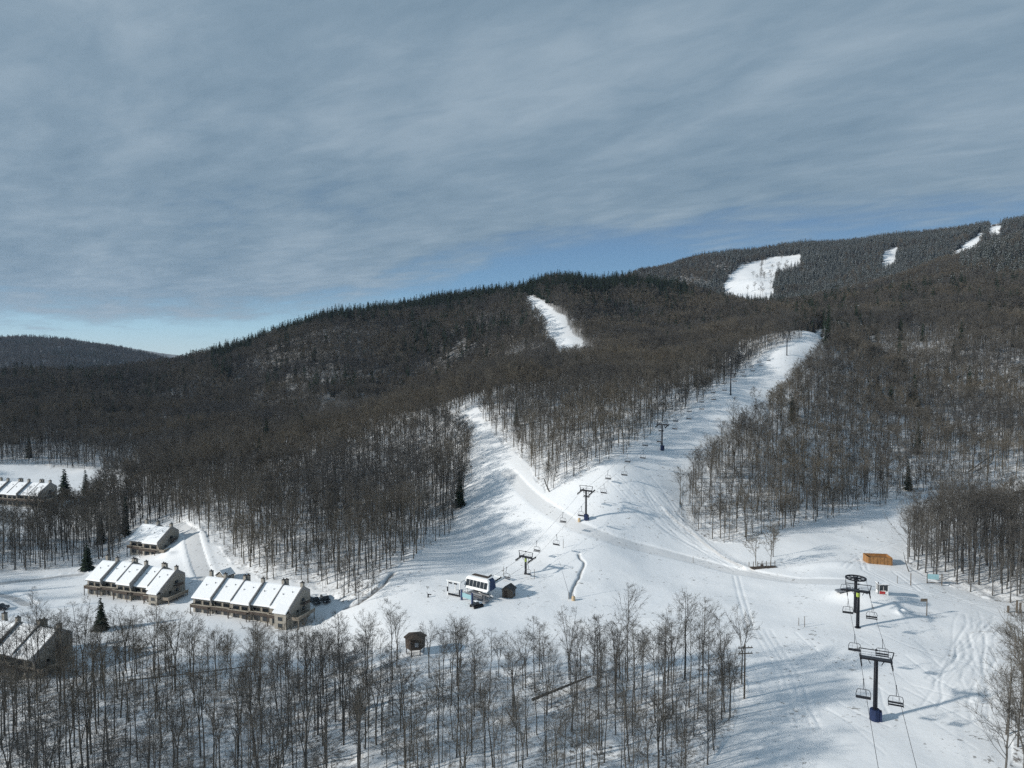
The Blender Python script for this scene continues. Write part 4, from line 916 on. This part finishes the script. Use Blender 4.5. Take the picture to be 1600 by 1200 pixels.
# summit station, far away
P=G3(1553,352,1000,1880);t=empty('summit_station',P,.3,'tiny lift top station on the summit at upper right','lift station')
MB().box((0,0,3.5),(9,4,3)).build('housing',M['pole'],t);m=MB();m.box((-3,0,1),(.8,.8,3));m.box((3,0,1),(.8,.8,3));m.build('support_legs',M['pole'],t);KEEP.append((P.x,P.y,16))
P=G3(1400,368,1200,1880);P.z+=0;post_=empty('radio_mast',P,0,'thin mast breaking the far right skyline','mast');MB().tube([(0,0,0),(0,0,21)],.5,5).build('mast',M['pole'],post_)
# ---------------------------------------------------------------- stepped condominium rows
def condo(P,yaw,n,w,label,group,s=1.0,steps=None,endext=True,chim=True,far_=False,zst=None):
    """local x along the row to the right, y to the back; each unit has its own wall, roof, chimney, windows"""
    t=empty('condo_row',P,yaw,label,'condo building',group);t.scale=(s,s,s)
    D1,D2=6.6,10.2;HF,HR,HB=4.3,8.6,6.4
    steps=steps or [0]*n;zst=zst or [0]*n
    for i in range(n):
        x0=i*w;x1=x0+w-.02;dy=steps[i];dz=zst[i];last=i==n-1
        y0,y1,y2=dy,dy+D1,dy+D2
        wl=MB();wl.sprism([(y0,-2.5),(y2,-2.5),(y2,HB+dz),(y1,HR+dz),(y0,HF+dz)],x0,x1);wl.build('wall',M['siding'],t)
        # party wall stands a little proud of the roof: the grey stripe between units
        fn=MB();fn.sprism([(y0-.35,HF-1.4+dz),(y2+.1,HB-1.4+dz),(y2+.1,HB+1.0+dz),(y1,HR+1.25+dz),(y0-.75,HF+.72+dz),(y0-.75,HF-.3+dz)],x1-.02,x1+.26);fn.build('party_wall',M['siding2'],t)
        k=(HR-HF)/D1;ov=.7;k2=(HR-HB)/(D2-D1)
        def slab(a,b,h0,h1): return [(y0-ov,HF-k*ov+dz+h0),(y1,HR+dz+h0),(y2+.4,HB-k2*.4+dz+h0),(y2+.4,HB-k2*.4+dz+h1),(y1,HR+dz+h1),(y0-ov,HF-k*ov+dz+h1)]
        rf=MB();rf.sprism(slab(0,0,.01,.16),x0+.28 if i else x0-.25,x1-.03);ro=rf.build('roof',M['rooftile'],t)
        sn=MB();h=.42
        xs=(x0+.30 if i else x0-.2,x1-.05);sn.sprism([(y0-ov+.05,HF-k*ov+dz+.17),(y1,HR+dz+.17),(y2+.3,HB-k2*.3+dz+.17),(y2+.28,HB-k2*.3+dz+.17+h*.7),(y1+.25,HR+dz+.16+h),(y1-.3,HR-k*.3+dz+.2+h),(y0-ov+.25,HF-k*ov+dz+.3+h*.75),(y0-ov+.02,HF-k*ov+dz+.17+h*.35)],*xs);sn.build('snow_cover',M['roofsnow'],ro)
        vp=MB()
        for (a_,b_) in ((.3,.55),(.68,.7)): vp.tube([(x0+w*a_,y0+D1*b_,HF+k*D1*b_+dz+.2),(x0+w*a_,y0+D1*b_,HF+k*D1*b_+dz+1.0)],.11,6)
        vp.build('vent_pipe',M['black'],ro)
        if chim:
            for cx,cyy in ((x1+.1-.55,y1+.5),)+(((x0+.35,y1+1.6),) if i%2==0 else ()):
                c=MB();c.box((cx,cyy,HR+dz+.6),(1.0,.95,2.6));co=c.build('chimney',M['siding'],t)
                c=MB();c.box((cx,cyy,HR+dz+1.98),(1.15,1.1,.14));c.tube([(cx,cyy,HR+dz+2),(cx,cyy,HR+dz+2.5)],.2,6);c.build('chimney_cap',M['rooftile'],co)
        # front: upper window band behind a balcony, lower sliding doors
        cx=(x0+x1)/2
        for (zc,hh) in((2.75,1.5),(-.1,1.9)):
            for sx in(-1,1):
                fo=MB().box((cx+sx*w*.22,y0-.04,zc+dz),(w*.36,.08,hh)).build('window',M['trim'],t);MB().box((cx+sx*w*.22,y0-.10,zc+dz),(w*.32,.06,hh-.22)).build('pane',M['glass'],fo)
        bl=MB();bl.box((cx,y0-.85,1.45+dz),(w-.35,1.6,.16));bl.box((cx,y0-1.62,2.0+dz),(w-.35,.07,.85));bl.box((cx-w/2+.25,y0-.85,2.0+dz),(.07,1.5,.85))
        for sx in(-1,1): bl.box((cx+sx*(w/2-.3),y0-1.55,-.4+dz),(.18,.18,3.6))
        bo=bl.build('balcony',M['darkwood'],t)
        MB().box((cx,y0-1.62,2.47+dz),(w-.3,.16,.10)).build('handrail',M['trim'],bo)
    # right gable end
    xe=(n-1)*w+w+.25;dy=steps[-1];dz=zst[-1]
    for (yy,zz,ww,hh) in((dy+3.2,2.6,1.3,1.2),(dy+6.4,2.6,1.5,1.5),(dy+6.2,5.4,1.8,1.3),(dy+2.2,-.2,1.6,1.6),(dy+7.6,-.2,1.6,1.6)):
        fo=MB().box((xe+.03,yy,zz+dz),(.08,ww,hh)).build('window',M['trim'],t);MB().box((xe+.08,yy,zz+dz),(.06,ww-.25,hh-.25)).build('pane',M['glass'],fo)
    wl=MB();wl.sprism([(dy,-2.5),(dy+D2,-2.5),(dy+D2,HB+dz-.02),(dy+D1,HR+dz-.02),(dy,HF+dz-.02)],xe-.2,xe);wl.build('gable_wall',M['siding'],t)
    d=MB();d.box((xe+.9,dy+6.2,4.35+dz),(1.7,3.0,.15));d.box((xe+1.7,dy+6.2,4.8+dz),(.08,3.0,.8))
    d.build('gable_balcony',M['darkwood'],t)
    dk=MB();dk.box((xe+1.6,dy+3.8,1.3+dz),(3.2,9.0,.18));dk.box((xe+3.15,dy+3.8,1.85+dz),(.08,9.0,.9));dk.box((xe+1.6,dy-.68,1.85+dz),(3.2,.08,.9))
    for yy in(dy-.4,dy+3.5,dy+8): dk.box((xe+3.0,yy,-.6+dz),(.2,.2,3.7))
    do=dk.build('deck',M['deck'],t);MB().box((xe+3.15,dy+3.8,2.35+dz),(.16,9.1,.1)).build('handrail',M['trim'],do)
    if endext:      # the hipped front wing of the last unit
        x0=(n-1)*w+w*.35;x1=xe-.3;q=MB();q.add([(x0,dy-2.4,HF-.9+dz),(x1,dy-2.4,HF-.9+dz),(x1,dy+.6,HF+.9+dz),(x0,dy+.6,HF+.9+dz),(x0,dy-2.4,HF-.45+dz),(x1,dy-2.4,HF-.45+dz),(x1,dy+.6,HF+1.3+dz),(x0,dy+.6,HF+1.3+dz)],[(0,3,2,1),(4,5,6,7),(0,1,5,4),(1,2,6,5),(2,3,7,6),(3,0,4,7)]);q.build('wing_roof',M['roofsnow'],t)
        q=MB();q.box(((x0+x1)/2,dy-.9,.6+dz),(x1-x0-.6,1.76,5.0));q.build('wing_wall',M['siding'],t);fo=MB().box(((x0+x1)/2,dy-1.81,1.6+dz),(1.9,.08,1.5)).build('window',M['trim'],t);MB().box(((x0+x1)/2,dy-1.87,1.6+dz),(1.65,.06,1.25)).build('pane',M['glass'],fo);fo=MB().box(((x0+x1)/2,dy-1.81,-.5+dz),(1.9,.08,1.6)).build('window',M['trim'],t);MB().box(((x0+x1)/2,dy-1.87,-.5+dz),(1.65,.06,1.35)).build('pane',M['glass'],fo)
    return t
def place(u,v,dz=0): P=G3(u,v);P.z+=dz;return P
AL=-R(18)
gC='stepped condo rows with snowy roofs'
def keepbox(P,yaw,L,D=11):
    for k in range(int(L/5)+1):
        for j in(0,D*.5,D*.9): q=Matrix.Rotation(yaw,3,'Z')@Vector((k*5,j,0));KEEP.append((P.x+q.x,P.y+q.y,5.2))
P=place(137,929,1.0);condo(P,AL,5,6.7,'long stepped condo row with chimneys and snowy roofs, left of the middle',gC,steps=[0,.9,0,1.2,.2],zst=[0,.1,-.1,-.5,-.7],s=.86);keepbox(P,AL,31)
P=place(302,955,.6);condo(P,AL,5,7.6,'stepped condo row with two parked cars at its right end',gC,steps=[0,.5,0,.6,0],zst=[0,0,0,.1,.1],s=.86);keepbox(P,AL,35)
P=place(203,868,1.0);condo(P,AL,2,8.0,'short two unit condo building alone on the rise beside the plowed drive',gC,steps=[0,-1.4],zst=[1.0,1.0],endext=False,s=.9);keepbox(P,AL,17)
P=place(-42,1046,1.5);condo(P,AL,3,7.4,'condo row half hidden by bare trees at the far lower left',gC,steps=[0,.4,0],endext=False,s=.9);KEEP.extend([(P.x*.97+k*5+2,P.y-q,2.9) for k in range(4) for q in (7,13)]);keepbox(P,AL,22)
P=place(-22,790,.5);condo(P,-R(12),5,6.4,'distant condo row in the far left clearing beside a dark spruce',gC,steps=[0,.8,0,.8,0],endext=False);keepbox(P,-R(12),32)
# ---------------------------------------------------------------- cars
def car(P,yaw,label,suv=True):
    t=empty('parked_car',P,yaw,label,'car','parked cars')
    b=MB();L=4.7;W=1.85
    prof=[(-2.35,.45),(2.35,.45),(2.35,.85),(2.2,1.0),(1.2,1.08),(.55,1.65),(-1.9,1.68),(-2.3,1.05)] if suv else [(-2.3,.4),(2.3,.4),(2.3,.75),(1.2,.95),(.5,1.4),(-1.1,1.4),(-1.8,.98),(-2.3,.9)]
    n=len(prof);b.add([(x,-W/2+(.12 if z>1.1 else 0),z) for x,z in prof]+[(x,W/2-(.12 if z>1.1 else 0),z) for x,z in prof],[tuple(range(n))[::-1],tuple(range(n,2*n))]+[(i,(i+1)%n,n+(i+1)%n,n+i) for i in range(n)]);b.build('body',M['carpaint'],t)
    g=MB()
    for sy in(-1,1): g.add([(-1.8,sy*.90,1.12),(.95,sy*.90,1.12),(.45,sy*.83,1.55),(-1.7,sy*.83,1.58)],[(0,1,2,3)])
    g.build('side_windows',M['glass'],t);g=MB();g.add([(1.17,-.75,1.13),(1.17,.75,1.13),(.60,.68,1.62),(.60,-.68,1.62)],[(0,1,2,3)]);g.build('windscreen',M['glass'],t)
    for x in(-1.45,1.45):
        for sy in(-1,1):
            w=MB().tube([(x,sy*.93,.36),(x,sy*.70,.36)],.36,14).build('wheel',M['rubber'],t);MB().tube([(x,sy*.95,.36),(x,sy*.93,.36)],.2,10).build('rim',M['steel'],w)
    for sy in(-1,1): MB().box((2.34,sy*.65,.8),(.06,.35,.16)).build('headlight',M['white'],t)
    MB().box((-.7,0,1.71),(1.9,1.3,.07)).build('snow_patch',M['roofsnow'],t)
car(place(492,943),R(-50),'dark car parked tight against the condo row deck');car(place(508,941),R(-60),'dark car parked outermost beside the condo row')
car(place(-1,953),R(5),'dark vehicle cut by the left edge on the shaded drive')
# ---------------------------------------------------------------- lone trees
def lone(u,v,kd,s,name,label,cat,group=None,rz=0,dx=0):
    P=G3(u,v);P.x+=dx;e=empty(name,P-Vector((0,0,.1)),rz,label,cat,group);e.scale=(s,s,s) if kd not in SPR else (s*1.35,s*1.35,s)
    for n_,d_ in(('trunk',kd.t),('crown',kd.c)): o=bpy.data.objects.new(n_,d_);C.objects.link(o);o.parent=e
lone(101,783,SPR[0],1.25,'spruce_tree','big dark spruce beside the distant condo row','spruce tree')
lone(134,776,SPR[1],.85,'spruce_tree','slender spruce in the far left clearing right of the big one','spruce tree')
lone(136,892,SPR[2],.80,'spruce_tree','dark spruce at the upper left corner of the left condo row','spruce tree')
lone(158,985,SPR[3],.62,'spruce_tree','small dark spruce in front of the left condo row','spruce tree')
lone(560,1110,SPRS[0],.52,'spruce_tree','small snow dusted spruce low in the lower edge wood','spruce tree')
lone(50,952,BUSH[0],.45,'bare_tree','small round bare tree on the snow between the drives at far left','tree')
lone(1181,886,MIDB[0],.8,'bare_tree','left one of two small bare trees at the fenced deck','tree',rz=1)
lone(1204,884,MIDB[1],.95,'bare_tree','right one of two small bare trees at the fenced deck','tree',rz=2)
lone(1208,870,BUSH[1],.8,'bare_tree','thin bare tree just behind the fenced deck','tree',rz=3)
lone(1145,668,BUSH[0],1.0,'bare_tree','lone bare crown in front of the slender lift tower','tree',rz=.5)
hr_=random.Random(8)
for k,(u,v) in enumerate([(hr_.uniform(1165,1212)+(460-v_)*.45,v_) for v_ in [hr_.uniform(408,462) for _ in range(34)]]):
    P=G3(u,v,1150,1790);e=empty('bare_tree',P,k,'small bare tree dotted over the widest high white trail at upper right','tree','bare trees on the high trail')
    kd=FAR[k%4]
    for n_,d_ in(('trunk',kd.t),('crown',kd.c)): o=bpy.data.objects.new(n_,d_);C.objects.link(o);o.parent=e

for k,(u,v,s_,lab) in enumerate(((1572,1150,1.05,'large spreading bare tree leaning over the snow at the lower right corner'),(1597,1120,1.1,'large bare tree cut by the right edge near the lower corner'),(1590,1172,.95,'lowest big bare tree in the lower right corner'),(1612,1080,1.0,'bare crown at the right edge just below the timber fence'))):
    lone(u,v,(BUSH+NEAR)[k],s_,'bare_tree',lab,'tree',rz=k*1.3)
finish_trees()
# ---------------------------------------------------------------- thin winter haze over the whole valley
hm=bpy.data.materials.new('haze');hm.use_nodes=True;ht=hm.node_tree;ht.nodes.clear();pv=ht.nodes.new('ShaderNodeVolumePrincipled');ho=ht.nodes.new('ShaderNodeOutputMaterial')
pv.inputs['Color'].default_value=(.62,.76,1,1);pv.inputs['Density'].default_value=.00004;pv.inputs['Anisotropy'].default_value=.2;ht.links.new(pv.outputs[0],ho.inputs['Volume'])
hz=MB().box((0,1900,270),(9000,6500,640));ho_=hz.build('haze',hm);tag(ho_,'thin bluish winter haze filling the valley air','haze',None,'stuff')
cy.volume_bounces=0;cy.volume_step_rate=1;cy.volume_max_steps=64
